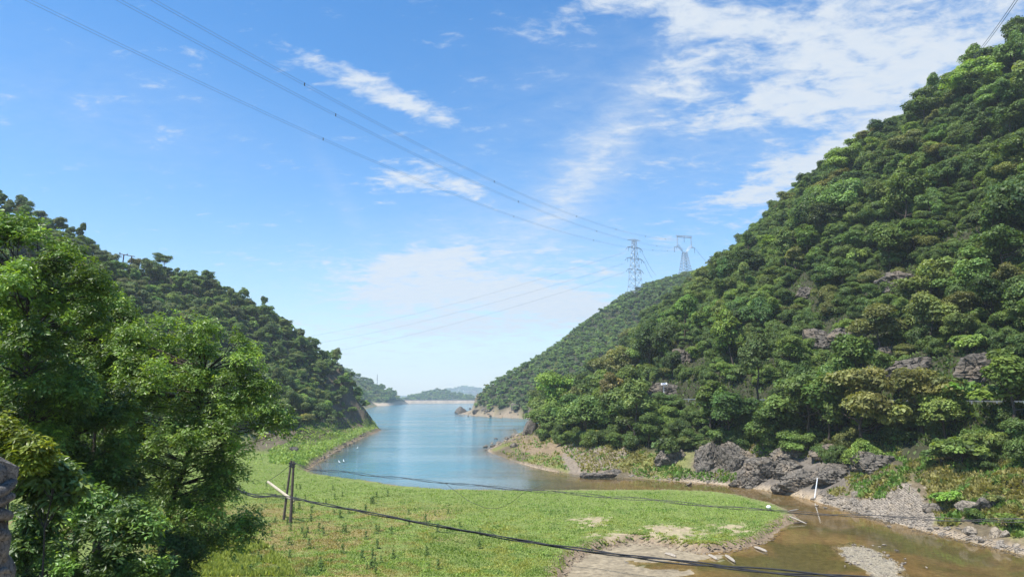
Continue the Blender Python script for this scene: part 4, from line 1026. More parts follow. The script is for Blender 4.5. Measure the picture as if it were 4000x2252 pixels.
M_CLOD = simple('mud_clods', (0.21, 0.165, 0.115), .95, scale=3, bump=.4)
cl = scatter_px([(2190, 2250), (2215, 2190), (2320, 2138), (2480, 2106), (2620, 2126), (2750, 2150), (2890, 2134), (2985, 2112), (3060, 2055), (3070, 2068), (2990, 2128), (2890, 2150), (2750, 2168), (2620, 2146), (2480, 2126), (2335, 2160), (2240, 2205), (2210, 2252)], 1500)
n = len(cl); sz_ = rg.uniform(.05, .26, n) ** 1.2
vv = (bv[None] * (1 + .3 * rg.normal(size=(n, len(bv), 1)).clip(-1, 1))) * sz_[:, None, None] * np.array([1.2, .9, .6]) + cl[:, None]
link('mud_clods', mesh_np('mud_clods', vv.reshape(-1, 3), (bf[None] + (np.arange(n) * len(bv))[:, None, None]).reshape(-1, 3)), M_CLOD, kind='stuff', label='crumbled mud clods along the cut edge of the meadow', category='mud')
# ------------------------------------------------------------------ meadow plants
def veg_cards(p, size, cols, upright, rg):
    n = len(p); a = rg.uniform(0, 6.28, n)
    nrm = np.stack([np.cos(a), np.sin(a), rg.uniform(.1, 1.6, n) * (1 - upright)], -1) + rg.normal(size=(n, 3)) * .3
    # grow along the up direction: lance shaped card
    nrm /= np.linalg.norm(nrm, axis=1)[:, None]
    up = np.array([0, 0, 1.0]) + rg.normal(size=(n, 3)) * .35; up -= (up * nrm).sum(1)[:, None] * nrm; up /= np.linalg.norm(up, axis=1)[:, None]
    sd = np.cross(up, nrm); s = size[:, None]
    w = np.where(upright > .5, .13, .34)
    w = np.broadcast_to(w, (n,))[:, None]
    v = np.stack([p, p + up * s * .55 - sd * s * w, p + up * s, p + up * s * .5 + sd * s * w], 1).reshape(-1, 3)
    return v, np.arange(4 * n).reshape(-1, 4), np.repeat(cols, 4, 0)
def meadow_color(u, v, x, y, rg):
    n = len(u); nA = fbmn(x * .10, y * .10, 3.1, 4); nB = fbmn(x * .5, y * .5, 6.1, 3)
    lush = np.array([.27, .375, .085]); yel = np.array([.345, .34, .08]); straw = np.array([.34, .275, .115]); deep = np.array([.07, .14, .035])
    c = np.repeat(lush[None], n, 0)
    def mx(c, t, w): return c + (t - c) * np.clip(w, 0, 1)[:, None]
    dry = smooth(1925, 2000, v + 60 * nA) * smooth(2250, 1550, u + 250 * nA)
    c = mx(c, yel, .85 * dry * smooth(-.35, .3, nA + .6 * nB))
    c = mx(c, straw, .95 * dry * smooth(-.3, .2, nB + .5 * nA) * smooth(2000, 1300, u))
    c = mx(c, yel, .75 * smooth(1990, 2090, v + 40 * nB) * smooth(1500, 2000, u) * smooth(-.5, .3, nB + nA))
    c = mx(c, np.array([.13, .25, .05]), .6 * smooth(.1, .4, nA - .3 * nB))
    c = mx(c, np.array([.27, .30, .04]), .9 * smooth(2130, 2190, v) * smooth(1000, 850, u))
    c = mx(c, deep, .5 * smooth(.3, .6, -nB - .2 * nA))
    return c * rg.uniform(.82, 1.22, n)[:, None]
def bareness(u, v, x, y):
    """sandy gaps in the growth of the meadow"""
    w = 0.0
    for cu, cv, su, sv in [(2310, 2032, 70, 22), (2690, 2085, 90, 22), (2620, 2065, 60, 16), (2440, 2095, 120, 18), (2560, 2060, 40, 12), (2860, 2060, 70, 20)]:
        w = w + np.exp(-((u - cu) / su) ** 2 - ((v - cv) / sv) ** 2)
    n = fbmn(x * .8, y * .8, 15.0, 3)
    return np.clip(smooth(.25, .75, w * .8 + n * .8) * (w > .12), 0, 1)
def veg(name, label, n_img, n_world, img_poly, rect, cond, smin, smax, upright, colf=meadow_color, seed=1):
    r2 = np.random.default_rng(seed)
    P1 = scatter_px(img_poly, n_img)
    x = r2.uniform(rect[0], rect[1], n_world); y = r2.uniform(rect[2], rect[3], n_world)
    z = gridz(x, y)
    p = np.vstack([P1, np.stack([x, y, z], -1)])
    z, d, iL, iR, _ = tquick(p[:, 0], p[:, 1]); p[:, 2] = z
    u, v = proj(p)
    k = cond(u, v, p[:, 0], p[:, 1], z, d, iL, iR)
    k &= ~(bareness(u, v, p[:, 0], p[:, 1]) > r2.random(len(u)))
    p, u, v = p[k], u[k], v[k]
    c = colf(u, v, p[:, 0], p[:, 1], r2)
    s = r2.uniform(smin, smax, len(p)) * (1 + .35 * fbmn(p[:, 0] * .3, p[:, 1] * .3, 1.1, 2))
    up = (r2.random(len(p)) < upright).astype(float)
    vv, ff, cc = veg_cards(p - np.array([0, 0, .05]), s, c, up, r2)
    link(name, mesh_np(name, vv, ff, cc), M_GRASS, kind='stuff', label=label, category='grass')
bw = bareness(U, V, GX, GY) * GL * (GZ < 2.4) * (GY < 140)
col2 = mixc(col, (.36, .29, .19), bw * .9); ca = np.ones((nx * ny, 4), np.float32); ca[:, :3] = col2.reshape(-1, 3); gm.color_attributes['Col'].data.foreach_set('color', ca.ravel())
mead_px = [(560, 1700), (1100, 1640), (1480, 1680), (1420, 1720), (1200, 1850), (1420, 1890), (1560, 1912), (2600, 1922), (2900, 1945), (3120, 2030), (3050, 2065), (2880, 2143), (2480, 2118), (2225, 2195), (2190, 2252), (560, 2252)]
edge = lambda d, x, y: d > .25 + .35 * (fbmn(x * .6, y * .6, 2.2, 2) + .4)
veg('meadow_grass', 'lush green and straw coloured growth covering the flat meadow', 210000, 60000, mead_px, (-85, 42, 56, 150), lambda u, v, x, y, z, d, iL, iR: iL & edge(d, x, y) & (hillL(x, y) < 3) & (y > 50), .11, .27, .68, seed=2)
veg('tall_grass', 'tall soft yellow green grass at the foot of the leaning tree', 26000, 0, [(620, 2090), (760, 2060), (1020, 2120), (1120, 2200), (1150, 2252), (620, 2252)], (-60, -20, 56, 75), lambda u, v, x, y, z, d, iL, iR: iL & (fbmn(x * .3, y * .3, 3.0, 2) > -.25), .25, .58, .95,
    lambda u, v, x, y, r: np.array([.30, .345, .075]) * r.uniform(.8, 1.25, (len(u), 1)), 12)
veg('shore_grass', 'green grass on the slope below the headland wood', 14000, 3000, [(1050, 1650), (1480, 1650), (1480, 1690), (1200, 1850), (1050, 1850)], (-80, -50, 150, 320), lambda u, v, x, y, z, d, iL, iR: iL & (d > 1.2) & (d < 16) & (y > 150), .35, .8, .4, seed=3)
def bank_color(u, v, x, y, rg):
    n = len(u); nB = fbmn(x * .35, y * .35, 6.1, 3)
    c = np.repeat(np.array([[.13, .23, .045]]), n, 0); dry = np.array([.24, .22, .07])
    w = smooth(-.2, .25, nB + .35 * inpoly(u, v, [(2250, 1720), (2560, 1740), (2560, 1820), (2420, 1850), (2250, 1830)]) + .3 * inpoly(u, v, [(3560, 1820), (4000, 1800), (4000, 1960), (3640, 1930)]) - .4 * inpoly(u, v, [(2500, 1820), (2900, 1840), (2900, 1900), (2500, 1870)]))
    c = c + (dry - c) * w[:, None]
    return c * rg.uniform(.65, 1.35, n)[:, None]
bank_zones = [[(1955, 1725), (2060, 1690), (2150, 1700), (2130, 1745), (2010, 1765)], [(2240, 1790), (2330, 1760), (2360, 1840), (2280, 1850)], [(1950, 1765), (2060, 1770), (2180, 1768), (2225, 1840), (2150, 1842), (2020, 1800)], [(2180, 1690), (2330, 1680), (2300, 1760), (2240, 1800), (2200, 1760)], [(3220, 1920), (3300, 1900), (3320, 1935), (3260, 1940)], [(2880, 1730), (3100, 1720), (3500, 1720), (3540, 1800), (3300, 1790), (2960, 1790)], [(2270, 1740), (2480, 1720), (2560, 1780), (2700, 1840), (2880, 1845), (2880, 1890), (2560, 1872), (2440, 1845), (2290, 1830)],
              [(3300, 1870), (3360, 1820), (3540, 1820), (3560, 1870), (3480, 1920), (3440, 1955), (3340, 1940)], [(3620, 1900), (3700, 1950), (3760, 2050), (3680, 2060), (3640, 1990)], [(3520, 1800), (4000, 1720), (4000, 2110), (3880, 2060), (3700, 2000), (3620, 1900)], [(2090, 1690), (2220, 1690), (2200, 1730), (2080, 1740)]]
veg('bank_weeds', 'green and yellowed weeds on the stream banks of the rocky side', 46000, 12000, [(1900, 1660), (4000, 1660), (4000, 2180), (3560, 2080), (1900, 1780)], (10, 75, 60, 200),
    lambda u, v, x, y, z, d, iL, iR: iR & (d > .8) & (d < 22) & np.any([inpoly(u + 12 * fbmn(x * .5, y * .5, 1, 2), v + 8 * fbmn(x * .5, y * .5, 4, 2), b) for b in bank_zones], 0), .28, .75, .3, bank_color, 4)
veg('slope_growth', 'low green growth on the open ground beside the road and between the crags', 36000, 9000, [(2200, 1000), (4000, 700), (4000, 1750), (2300, 1750)], (20, 120, 80, 260),
    lambda u, v, x, y, z, d, iL, iR: iR & (d > 7) & (polydist(x, y, ROAD)[0] > 3.3), .4, 1.0, .3, lambda u, v, x, y, r: np.array([.10, .15, .042]) * r.uniform(.55, 1.45, (len(u), 1)), 9)
# tall single weeds in the dry part of the meadow
def weed_mesh(seed):
    r2 = np.random.default_rng(seed); n = 90
    t = r2.uniform(.05, 1, n); a = r2.uniform(0, 6.28, n); rad = .42 * (1 - t * .55) * r2.uniform(.3, 1, n)
    pos = np.stack([np.cos(a) * rad, np.sin(a) * rad, t * 1.25], -1)
    v, f = leaf_cards(pos, np.stack([np.cos(a) * .6, np.sin(a) * .6, np.ones(n)], -1) + r2.normal(size=(n, 3)) * .3, .28, r2, .45)
    m = mesh_np('weed', v, f, np.repeat(np.array([.11, .18, .045]) * r2.uniform(.7, 1.3, (n, 1)), 4, 0)); m.materials.append(M_GRASS); return m
WEED = [weed_mesh(i) for i in range(4)]; wstem = MB().tube([(0, 0, -.1), (0, 0, 1.2)], [.02, .008], 5).mesh('stem'); wstem.materials.append(M_GRASS)
wcol = wstem.color_attributes.new('Col', 'FLOAT_COLOR', 'POINT'); wcol.data.foreach_set('color', np.tile([.1, .14, .04, 1], len(wstem.vertices)).astype(np.float32))
for q in scatter_px([(880, 1900), (1300, 1890), (1750, 1990), (1900, 2100), (1900, 2245), (900, 2245)], 90):
    o = empty('tall_weed', q, 'tall dark green weed standing in the straw coloured meadow', 'weed', 'tall weeds in the dry meadow', rg.uniform(0, 6.28)); s = rg.uniform(.45, .85); o.scale = (s, s, s)
    link('foliage', WEED[int(rg.integers(4))], None, o); link('stem', wstem, None, o)
# shrubs on the grassy bank
for i, (u, v, w, tn, lb) in enumerate([(3760, 1760, 200, 'mid', 'rounded green shrub at the top of the grassy bank'), (3850, 1740, 150, 'bright', 'light green shrub beside the rounded one on the grassy bank'), (3680, 1790, 110, 'dark', 'dark low shrub at the shaded edge of the grassy bank'),
      (3960, 1760, 140, 'mid', 'leafy shrub at the end of the grassy bank'), (3880, 1950, 90, 'olive', 'yellowish shrub behind the tilted slab'), (3700, 1960, 100, 'bright', 'fresh green shrub between the boulders'), (3950, 2040, 110, 'bright', 'fresh green shrub above the rounded stones'),
      (3700, 1560, 260, 'bright', 'spreading light green tree below the road guardrail'), (3960, 1560, 240, 'bright', 'light green tree beside the bare rock apron'), (3560, 1660, 200, 'olive', 'thin olive shrub under the road'), (3380, 1640, 160, 'mid', 'green shrub below the shaded bank wood'),
      (2600, 1760, 120, 'dark', 'dark shrub hanging over the shaded rock wall'), (3800, 2020, 70, 'mid', 'small green shrub under the flat pale slab'), (2360, 1700, 80, 'olive', 'dry brown shrub on top of the bare mound')]):
    p = hit(u, v + w * .3)[0]
    z = float(terrain(p[0], p[1])[0]); s = w * p[1] / F_PX / 4.2
    plant('bush', i, (p[0], p[1], z - .1), s, i * 1.3, jit(tn, rg), lb, 'shrub')
for i in range(20):
    u = 2560 + i * 50 + rg.normal() * 14; v = 1755 + 12 * rg.normal() - (18 if u > 2900 else 0); p = hit(u, v)[0]; s_ = rg.uniform(.55, 1.0)
    tn = ['dark', 'mid', 'bright'][int(rg.integers(3))]
    plant('bush', i, (p[0], p[1], p[2] - .3), s_, i * 2.1, jit(tn, rg), {'dark': 'dark green', 'mid': 'mid green', 'bright': 'light green'}[tn] + ' bush hanging over the rocks at the stream', 'shrub', tn + ' bushes hanging over the stream rocks', name='overhanging_bush')
# dead trees on the point
def dead(u, v0, v1, w, label, seed):
    p = hit(u, v0)[0]
    h = (v0 - v1) * p[1] / F_PX; r2 = np.random.default_rng(seed); mb = MB()
    k = np.linspace(0, 1, 7)[:, None]; pts = np.c_[np.cumsum(r2.normal(size=(7, 2)) * .05, 0), k * h - .2]
    mb.tube(pts, w * (1 - .7 * k[:, 0]), 6)
    o = link('dead_tree', mb.mesh('dead'), M_DEADWOOD, None, p, label=label, category='dead tree')
    for j in range(4):
        q = pts[2 + j % 4]; a = r2.uniform(0, 6.28); link('branch', MB().tube([q, q + np.array([math.cos(a) * h * .16, math.sin(a) * h * .16, h * .05])], [w * .3, w * .1], 5).mesh('branch'), M_DEADWOOD, o)
dead(2143, 1695, 1612, .14, 'bare whitish dead trunk standing on the earthy point', 1); dead(2152, 1700, 1672, .09, 'short broken dead stem beside the whitish trunk', 2); dead(2092, 1668, 1640, .1, 'thin dark sapling stem at the waterline of the point', 3)
for i, (u0, v0, u1, v1, lb) in enumerate([(1245, 1810, 1258, 1830, 'dark rotten log lying on the lake shore'), (2835, 2165, 2870, 2190, 'long pale plank lying on the mud'), (2950, 2133, 2995, 2150, 'flat pale slab of wood at the water edge'), (2770, 2165, 2800, 2180, 'short pale board on the mud'),
                                          (2600, 2160, 2640, 2172, 'pale stick on the mud below the cut bank'), (3085, 2030, 3150, 2042, 'driftwood branch on the spit end'), (3100, 2040, 3155, 2035, 'dark driftwood branch on the spit end'), (3080, 2018, 3120, 2000, 'forked driftwood branch sticking up on the spit end')]):
    A, B = G(u0, v0, .15), G(u1, v1, .15); A[2] = max(float(terrain(A[0], A[1])[0]), 0) + .08; B[2] = max(float(terrain(B[0], B[1])[0]), 0) + .10 + (.5 if 'forked' in lb else 0)
    dirn = (B - A); mid = (A + B) / 2
    mb = MB(); th = .16 if 'pale' in lb else .09
    mb.tube([A - mid, (A - mid) * .4 + [0, .05, .02], (B - mid) * .5 + [.02, -.05, 0], B - mid], [th * .8, th, th, th * .5], 6)
    link('driftwood', mb.mesh('driftwood'), M_DEADWOOD if 'dark' not in lb else M_POLE, None, mid, label=lb, category='driftwood')

# ------------------------------------------------------------------ posts, wires, birds, lamp, rail
A, B = G(3178, 1950, .1), None; B = P(3193, 1868, A[1] + .3)
o = link('leaning_post', MB().tube([A - A - [0, 0, .6], B - A], [.10, .08], 8).mesh('post'), M_WHITE, None, A, label='white post leaning against the rock at the stream edge', category='post')
link('cap', MB().tube([B - A, B - A + [0, 0, .12]], .11, 8).mesh('cap'), M_WHITE, o)
p = G(3003, 1985, .9); link('float', mesh_np('float', ico(2)[0] * np.array([.32, .32, .26]), ico(2)[1], None, True), M_WHITE, None, p + [0, 0, .2], label='white round float lying in the grass at the water edge', category='float')
g1, g2_ = G(1107, 2022, 1.3), G(1135, 2034, 1.3); t1, t2 = P(1138, 1797, g1[1]), P(1147, 1800, g2_[1])
for g_, t_, lb in ((g1, t1, 'slightly leaning dark wooden pole, the thinner of the pair in the meadow'), (g2_, t2, 'upright dark wooden pole, the stouter of the pair in the meadow')):
    g_[2] = float(terrain(g_[0], g_[1])[0])
    o = link('utility_pole', MB().tube([[0, 0, -.4], (t_ - g_) * .5, t_ - g_], [.20, .17, .14] if lb[0] == 'u' else [.17, .15, .13], 8).mesh('pole'), M_POLE, None, g_, label=lb, category='utility pole')
    link('bracket', MB().box((t_ - g_) * .95, (.42, .3, .22)).mesh('bracket'), M_CABLE, o); link('bracket', MB().box((t_ - g_) * .91, (.36, .34, .16)).mesh('bracket'), M_CABLE, o)
A, B = P(1046, 1880, 87), P(1148, 1956, 84.6)
link('fallen_pole', MB().tube([B - B, (A - B)], [.19, .16], 8).mesh('fallen'), M_PALEPOLE, None, B, label='pale concrete pole propped at a slant against the wooden pair', category='utility pole')
def cable(name, label, pts, r, strands=1, spread=.05, seed=0, material=M_CABLE, cat='cable'):
    r2 = np.random.default_rng(seed); W = np.array([P(*q) for q in pts])
    d = np.r_[0, np.cumsum(np.linalg.norm(np.diff(W, axis=0), axis=1))]; k = np.linspace(0, d[-1], 90)
    # smooth interpolation
    S = np.stack([np.interp(k, d, W[:, i]) for i in range(3)], -1)
    for _ in range(6): S[1:-1] = (S[:-2] + 2 * S[1:-1] + S[2:]) / 4
    o = empty(name, S[0], label, cat)
    for j in range(strands):
        ph = r2.uniform(0, 6.28); w = np.stack([0 * k, np.sin(k * .9 + ph) * spread, np.cos(k * .7 + ph) * spread], -1)
        link('strand', MB().tube(S - S[0] + w, r, 6).mesh('strand'), material, o)
cable('overhead_cable', 'thick sagging bundle of black cables crossing in front of the meadow', [(880, 1860, 50), (930, 1915, 48), (985, 1938, 47), (1035, 1940, 46), (1075, 1933, 45), (1140, 1943, 44), (1300, 1975, 41), (1600, 2032, 37), (2000, 2105, 32), (2500, 2178, 27), (3000, 2228, 22.5), (3500, 2270, 19), (4300, 2320, 15)], .026, 4, .055, 1)
cable('overhead_cable', 'loose end of thin wires sagging beside the foreground tree', [(880, 1850, 52), (930, 1905, 50), (990, 1935, 48), (1050, 1932, 46.5), (1080, 1930, 45.5)], .016, 3, .10, 2)
cable('overhead_wire', 'twisted pair of thin wires strung from the wooden poles over the lake edge', [(1147, 1806, 83.4), (1200, 1832, 82), (1300, 1838, 80), (1500, 1860, 76), (1800, 1890, 71), (2100, 1916, 66), (2500, 1948, 61), (2900, 1985, 57), (3100, 2000, 55), (3600, 2025, 50), (4200, 2034, 44)], .022, 3, .11, 3)
cable('hanging_wire', 'slack loop of wire hanging below the twisted pair over the meadow', [(1740, 1886, 72), (1770, 1910, 71.5), (1830, 1955, 70.5), (1900, 1984, 69), (1950, 1983, 68), (2000, 1960, 67.4), (2045, 1922, 66.6)], .018, 1, 0, 4)
cable('hanging_wire', 'small slack wire loop hanging under the thick bundle', [(1640, 2038, 36.6), (1720, 2075, 36), (1800, 2082, 35), (1900, 2070, 33.8), (1960, 2098, 32.8)], .009, 1, 0, 5)
cable('guy_wire', 'thin guy wire from the pole tops to the slanting pale pole', [(1138, 1812, 84.5), (1090, 1850, 85.8), (1047, 1878, 87)], .03, 1, 0, 6)
def egret(u, v, label, rz):
    p = G(u, v, -.05); o = empty('egret', p, label, 'bird', 'white egrets wading off the meadow', rz)
    bd = MB(); bd.tube([(-.34, 0, .42), (-.2, 0, .50), (0, 0, .56), (.14, 0, .62), (.20, 0, .72), (.17, 0, .84), (.22, 0, .93), (.30, 0, .95)], [.015, .075, .115, .085, .04, .03, .035, .012], 8)
    link('body', bd.mesh('egret_body', True), M_FEATHER, o)
    link('beak', MB().tube([(.28, 0, .95), (.42, 0, .92)], [.014, .003], 5).mesh('beak'), M_BEAK, o)
    for sy in (-.04, .04): link('leg', MB().tube([(-.02, sy, .5), (.03, sy, .22), (0, sy, -.1)], .012, 5).mesh('leg'), M_CABLE, o)
egret(1325, 1812, 'white egret wading in the lake, the left of the close pair facing the shore', 2.6); egret(1342, 1808, 'white egret wading beside its mate off the meadow', 2.2); egret(1396, 1755, 'single white egret wading farther along the rubble shore', 1.2)
def near_road(u):
    rl = road_line; uu, _ = proj(np.c_[rl, np.full(len(rl), 15.0)]); k = np.argmin(np.abs(uu[:45] - u)); return rl[k]
q = near_road(2620); t_ = road_line[max(0, int(np.argmin(np.abs(road_line - q).sum(1))) - 1)] - q
q = q + np.array([-.6, -.8]) * 3.3 * .8
lamp_h = P(2618, 1498, q[1])[2] - 14.3
o = empty('street_lamp', (q[0], q[1], 14.3), 'white solar street lamp on a pole beside the road', 'street lamp')
link('pole', MB().tube([(0, 0, -1), (0, 0, lamp_h - .7), (.12, 0, lamp_h - .35)], [.09, .07, .06], 8).mesh('lamp_pole'), M_WHITE, o)
link('lamp_head', MB().tube([(.1, 0, lamp_h - .55), (.5, -.1, lamp_h - .35), (.9, -.2, lamp_h - .3)], [.06, .12, .1], 6).mesh('lamp_head'), M_WHITE, o)
pn = MB(); pn.add(np.array([[-.75, -.5, -.22], [.65, -.7, -.05], [.85, .5, .32], [-.55, .7, .15], [-.75, -.5, -.28], [.65, -.7, -.11], [.85, .5, .26], [-.55, .7, .09]]) + [.05, 0, lamp_h], [[0, 1, 2, 3], [7, 6, 5, 4], [0, 4, 5, 1], [1, 5, 6, 2], [2, 6, 7, 3], [3, 7, 4, 0]])
sp_ = link('solar_panel', pn.mesh('panel_frame'), M_WHITE, o)
pn = MB(); pn.add((np.array([[-.75, -.5, -.22], [.65, -.7, -.05], [.85, .5, .32], [-.55, .7, .15]]) - [.05, 0, .05]) * .68 + [.09, 0, lamp_h + .06], [[0, 1, 2, 3]]); link('cells', pn.mesh('cells'), M_PANEL, sp_)
# guardrail along the outer edge of the road
a = densify(ROAD, 2.0); t = np.gradient(a, axis=0); t /= np.linalg.norm(t, axis=1)[:, None]; nrm = np.stack([-t[:, 1], t[:, 0]], -1)
sgn = np.sign((nrm * -a).sum(1)).mean(); rail = a + nrm * (3.0 if sgn > 0 else -3.0)
rail = rail[:85]
o = empty('guardrail', (*rail[0], 14.4), 'pale metal guardrail along the road above the bank', 'guardrail'); ofs = np.array([*rail[0], 14.4])
for zz in (.70, .58): link('rail', MB().tube(np.c_[rail, np.full(len(rail), 14.4 + zz)] - ofs, .028, 5).mesh('rail'), M_STEEL, o)
pm = MB().box((0, 0, .3), (.12, .12, .9)).mesh('rail_post'); pm.materials.append(M_STEEL)
for q in rail[::2]: link('post', pm, None, o, np.array([*q, 14.4]) - ofs)

# ------------------------------------------------------------------ foreground trees and shrubs
def sprigs(centers, axes, L, per, rg, tint, spread=.9, droop=.25):
    """whorls of folded leaves round each twig end"""
    n = len(centers)
    ax = axes / np.linalg.norm(axes, axis=1)[:, None]
    r = rg.normal(size=(n, 3)); a = np.cross(ax, r); a /= np.linalg.norm(a, axis=1)[:, None]; b = np.cross(ax, a)
    ph = np.arange(per) * 2 * math.pi / per
    ang = ph[None] + rg.uniform(0, 6.28, (n, 1)) + rg.normal(size=(n, per)) * .25
    d = np.cos(ang)[..., None] * a[:, None] + np.sin(ang)[..., None] * b[:, None]
    el = rg.uniform(-.2, .7, (n, per))[..., None]
    d = d * spread + ax[:, None] * el + np.array([0, 0, -droop]); d /= np.linalg.norm(d, axis=-1)[..., None]
    start = centers[:, None] + d * L * .12 + ax[:, None] * rg.uniform(-.6, .3, (n, per))[..., None] * L
    le = (L * rg.uniform(.6, 1.2, (n, per)))[..., None]
    nm = ax[:, None] * .8 + rg.normal(size=(n, per, 3)) * .3; nm -= (nm * d).sum(-1)[..., None] * d; nm /= np.linalg.norm(nm, axis=-1)[..., None]
    sd = np.cross(d, nm); w = le * .21
    base, tip = start, start + d * le + np.array([0, 0, -.10]) * le
    mid = start + d * le * .5 - nm * le * .05
    l, rr = mid + sd * w + nm * le * .07, mid - sd * w + nm * le * .07
    v = np.stack([base, l, tip, rr, mid], 2).reshape(-1, 3)
    k = np.arange(n * per)[:, None] * 5
    f = np.concatenate([k + [0, 4, 2, 1], k + [0, 3, 2, 4]], 1).reshape(-1, 4)
    young = (rg.random(n) < .12)
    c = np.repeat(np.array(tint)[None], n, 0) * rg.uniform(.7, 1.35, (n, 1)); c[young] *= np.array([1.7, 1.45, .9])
    c = np.repeat(c, per, 0) * rg.uniform(.85, 1.15, (n * per, 1))
    return v, f, np.repeat(c, 5, 0)
def inside_px(poly, n, rg):
    a = np.array(poly, float); u = rg.uniform(a[:, 0].min(), a[:, 0].max(), n * 6); v = rg.uniform(a[:, 1].min(), a[:, 1].max(), n * 6)
    k = inpoly(u, v, poly); u, v = u[k][:n], v[k][:n]
    d, _ = polydist(u, v, list(poly) + [poly[0]]); return u, v, d
def fg_tree(name, label, poly, Y, dep, n_cl, r_px, n_sprig, L, tint, trunk, seed, per=6, tr=.12, cat='tree', leaf_parts=0):
    rg = np.random.default_rng(seed)
    u, v, d = inside_px(poly, n_cl, rg)
    # clumps follow the outline; deeper where the crown is wider
    th = dep * np.clip(d / 220, .15, 1); yy = Y + rg.uniform(-1, 1, len(u)) * th
    cen = np.stack([P(a, b, c) for a, b, c in zip(u, v, yy)]); rc = r_px * Y / F_PX * rg.uniform(.6, 1.25, len(u))
    gx0, gy0 = P(*trunk[0], Y)[:2]; gz0 = float(terrain(gx0, gy0)[0]); org = np.array([gx0, gy0, gz0])
    o = empty(name, org, label, cat)
    path = [org + [0, 0, -.3]] + [P(a, b, Y) for a, b in trunk[1:]]
    T = densify(path, .5); T = np.vstack([T, path[-1]]); w = np.cumsum(rg.normal(size=T.shape) * .03, 0); w[0] = 0; T = T + w
    tw = np.linspace(1, .25, len(T)) * tr
    link('trunk', MB().tube(T - org, tw, 8).mesh('fg_trunk', True), M_BARK, o)
    limb = MB()
    for c in cen:
        j = np.argmin(np.linalg.norm(T - c, axis=1) + np.maximum(0, T[:, 2] - c[2] + .4) * 1.5); p0 = T[j]
        m1 = p0 * .5 + c * .5 + rg.normal(size=3) * .12 * np.linalg.norm(c - p0) * .5 + [0, 0, .05]
        limb.tube(np.array([p0, p0 * .75 + m1 * .25, m1, c]) - org, [min(tr * .26, tw[j] * .5), tr * .18, tr * .11, tr * .04], 5, False)
    link('branches', limb.mesh('fg_limbs', True), M_BARK, o)
    ci = rng_choice(rg, rc, n_sprig); e = rg.normal(size=(n_sprig, 3)); e /= np.linalg.norm(e, axis=1)[:, None]
    e[:, 2] = np.where(e[:, 2] < -.3, -e[:, 2] * .7, e[:, 2])
    pos = cen[ci] + e * (rc[ci] * rg.uniform(.35, 1.05, n_sprig))[:, None]
    ax = e * .55 + np.array([0, 0, .75]) + rg.normal(size=e.shape) * .25
    ct = np.clip(.92 + .28 * rg.normal(size=len(cen)), .45, 1.7)[ci]
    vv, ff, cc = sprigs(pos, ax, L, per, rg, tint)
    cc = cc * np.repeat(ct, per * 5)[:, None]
    if leaf_parts:
        # the leaves nearest the viewer are picked out one by one
        nl = n_sprig * per; ctr = vv.reshape(nl, 5, 3).mean(1); pick = np.argsort(ctr[:, 1])[:leaf_parts]
        keep = np.ones(nl, bool); keep[pick] = False
        for q in pick:
            m = mesh_np('leaf', vv[q * 5:q * 5 + 5] - org, np.array([[0, 4, 2, 1], [0, 3, 2, 4]]), cc[q * 5:q * 5 + 5]); link('leaf', m, M_LEAF_NEAR, o)
        kk = np.repeat(keep, 5); vv, cc = vv[kk], cc[kk]; k2 = np.arange(keep.sum())[:, None] * 5
        ff = np.concatenate([k2 + [0, 4, 2, 1], k2 + [0, 3, 2, 4]], 1).reshape(-1, 4)
    cr = link('crown', mesh_np('fg_leaves', vv - org, ff, cc), M_LEAF_NEAR, o, kind='stuff')
    return o
def rng_choice(rg, rc, n): return rg.choice(len(rc), n, p=rc**2 / (rc**2).sum())
fg_tree('broadleaf_tree', 'large leaning broadleaf tree in front of the meadow with drooping lower boughs',
    [(430, 1340), (540, 1280), (640, 1240), (720, 1290), (850, 1300), (950, 1280), (1010, 1370), (960, 1440), (1050, 1500), (1095, 1580), (1105, 1700), (1090, 1790), (1040, 1815), (990, 1720), (950, 1760), (900, 1820), (930, 1900), (900, 1960), (960, 1990), (1020, 2040), (1000, 2110), (920, 2110), (890, 2180), (800, 2200), (735, 2150), (680, 2000), (600, 1900), (500, 1800), (420, 1600)],
    30, 3.2, 170, 72, 12500, .165, (.15, .245, .046), [(640, 2200), (640, 2080), (690, 1900), (740, 1770), (770, 1600), (790, 1430)], 11, tr=.2)
fg_tree('broadleaf_tree', 'tall broadleaf tree on the near bank with glossy leaves against the headland',
    [(-150, 900), (0, 835), (110, 900), (200, 960), (330, 985), (410, 1060), (400, 1180), (385, 1330), (330, 1420), (300, 1600), (200, 1760), (-100, 1760), (-200, 1200)],
    23, 2.6, 135, 84, 11500, .16, (.135, .23, .042), [(120, 2200), (130, 1800), (110, 1500), (120, 1150)], 12, tr=.2)
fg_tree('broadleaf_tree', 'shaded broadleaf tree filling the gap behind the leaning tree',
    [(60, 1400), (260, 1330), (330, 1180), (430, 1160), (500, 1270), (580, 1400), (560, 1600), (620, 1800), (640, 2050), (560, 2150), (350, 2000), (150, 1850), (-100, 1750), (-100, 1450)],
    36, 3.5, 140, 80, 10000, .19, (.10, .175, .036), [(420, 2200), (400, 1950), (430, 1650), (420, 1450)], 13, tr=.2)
fg_tree('broadleaf_tree', 'young broadleaf tree with sunlit leaf whorls in the middle of the near bank',
    [(-60, 1480), (150, 1470), (330, 1480), (480, 1560), (470, 1760), (560, 1900), (420, 1960), (260, 1880), (60, 1800), (-60, 1780)],
    26, 2.6, 100, 76, 6500, .18, (.11, .19, .04), [(300, 2250), (290, 2000), (260, 1750), (250, 1560)], 17, tr=.14)
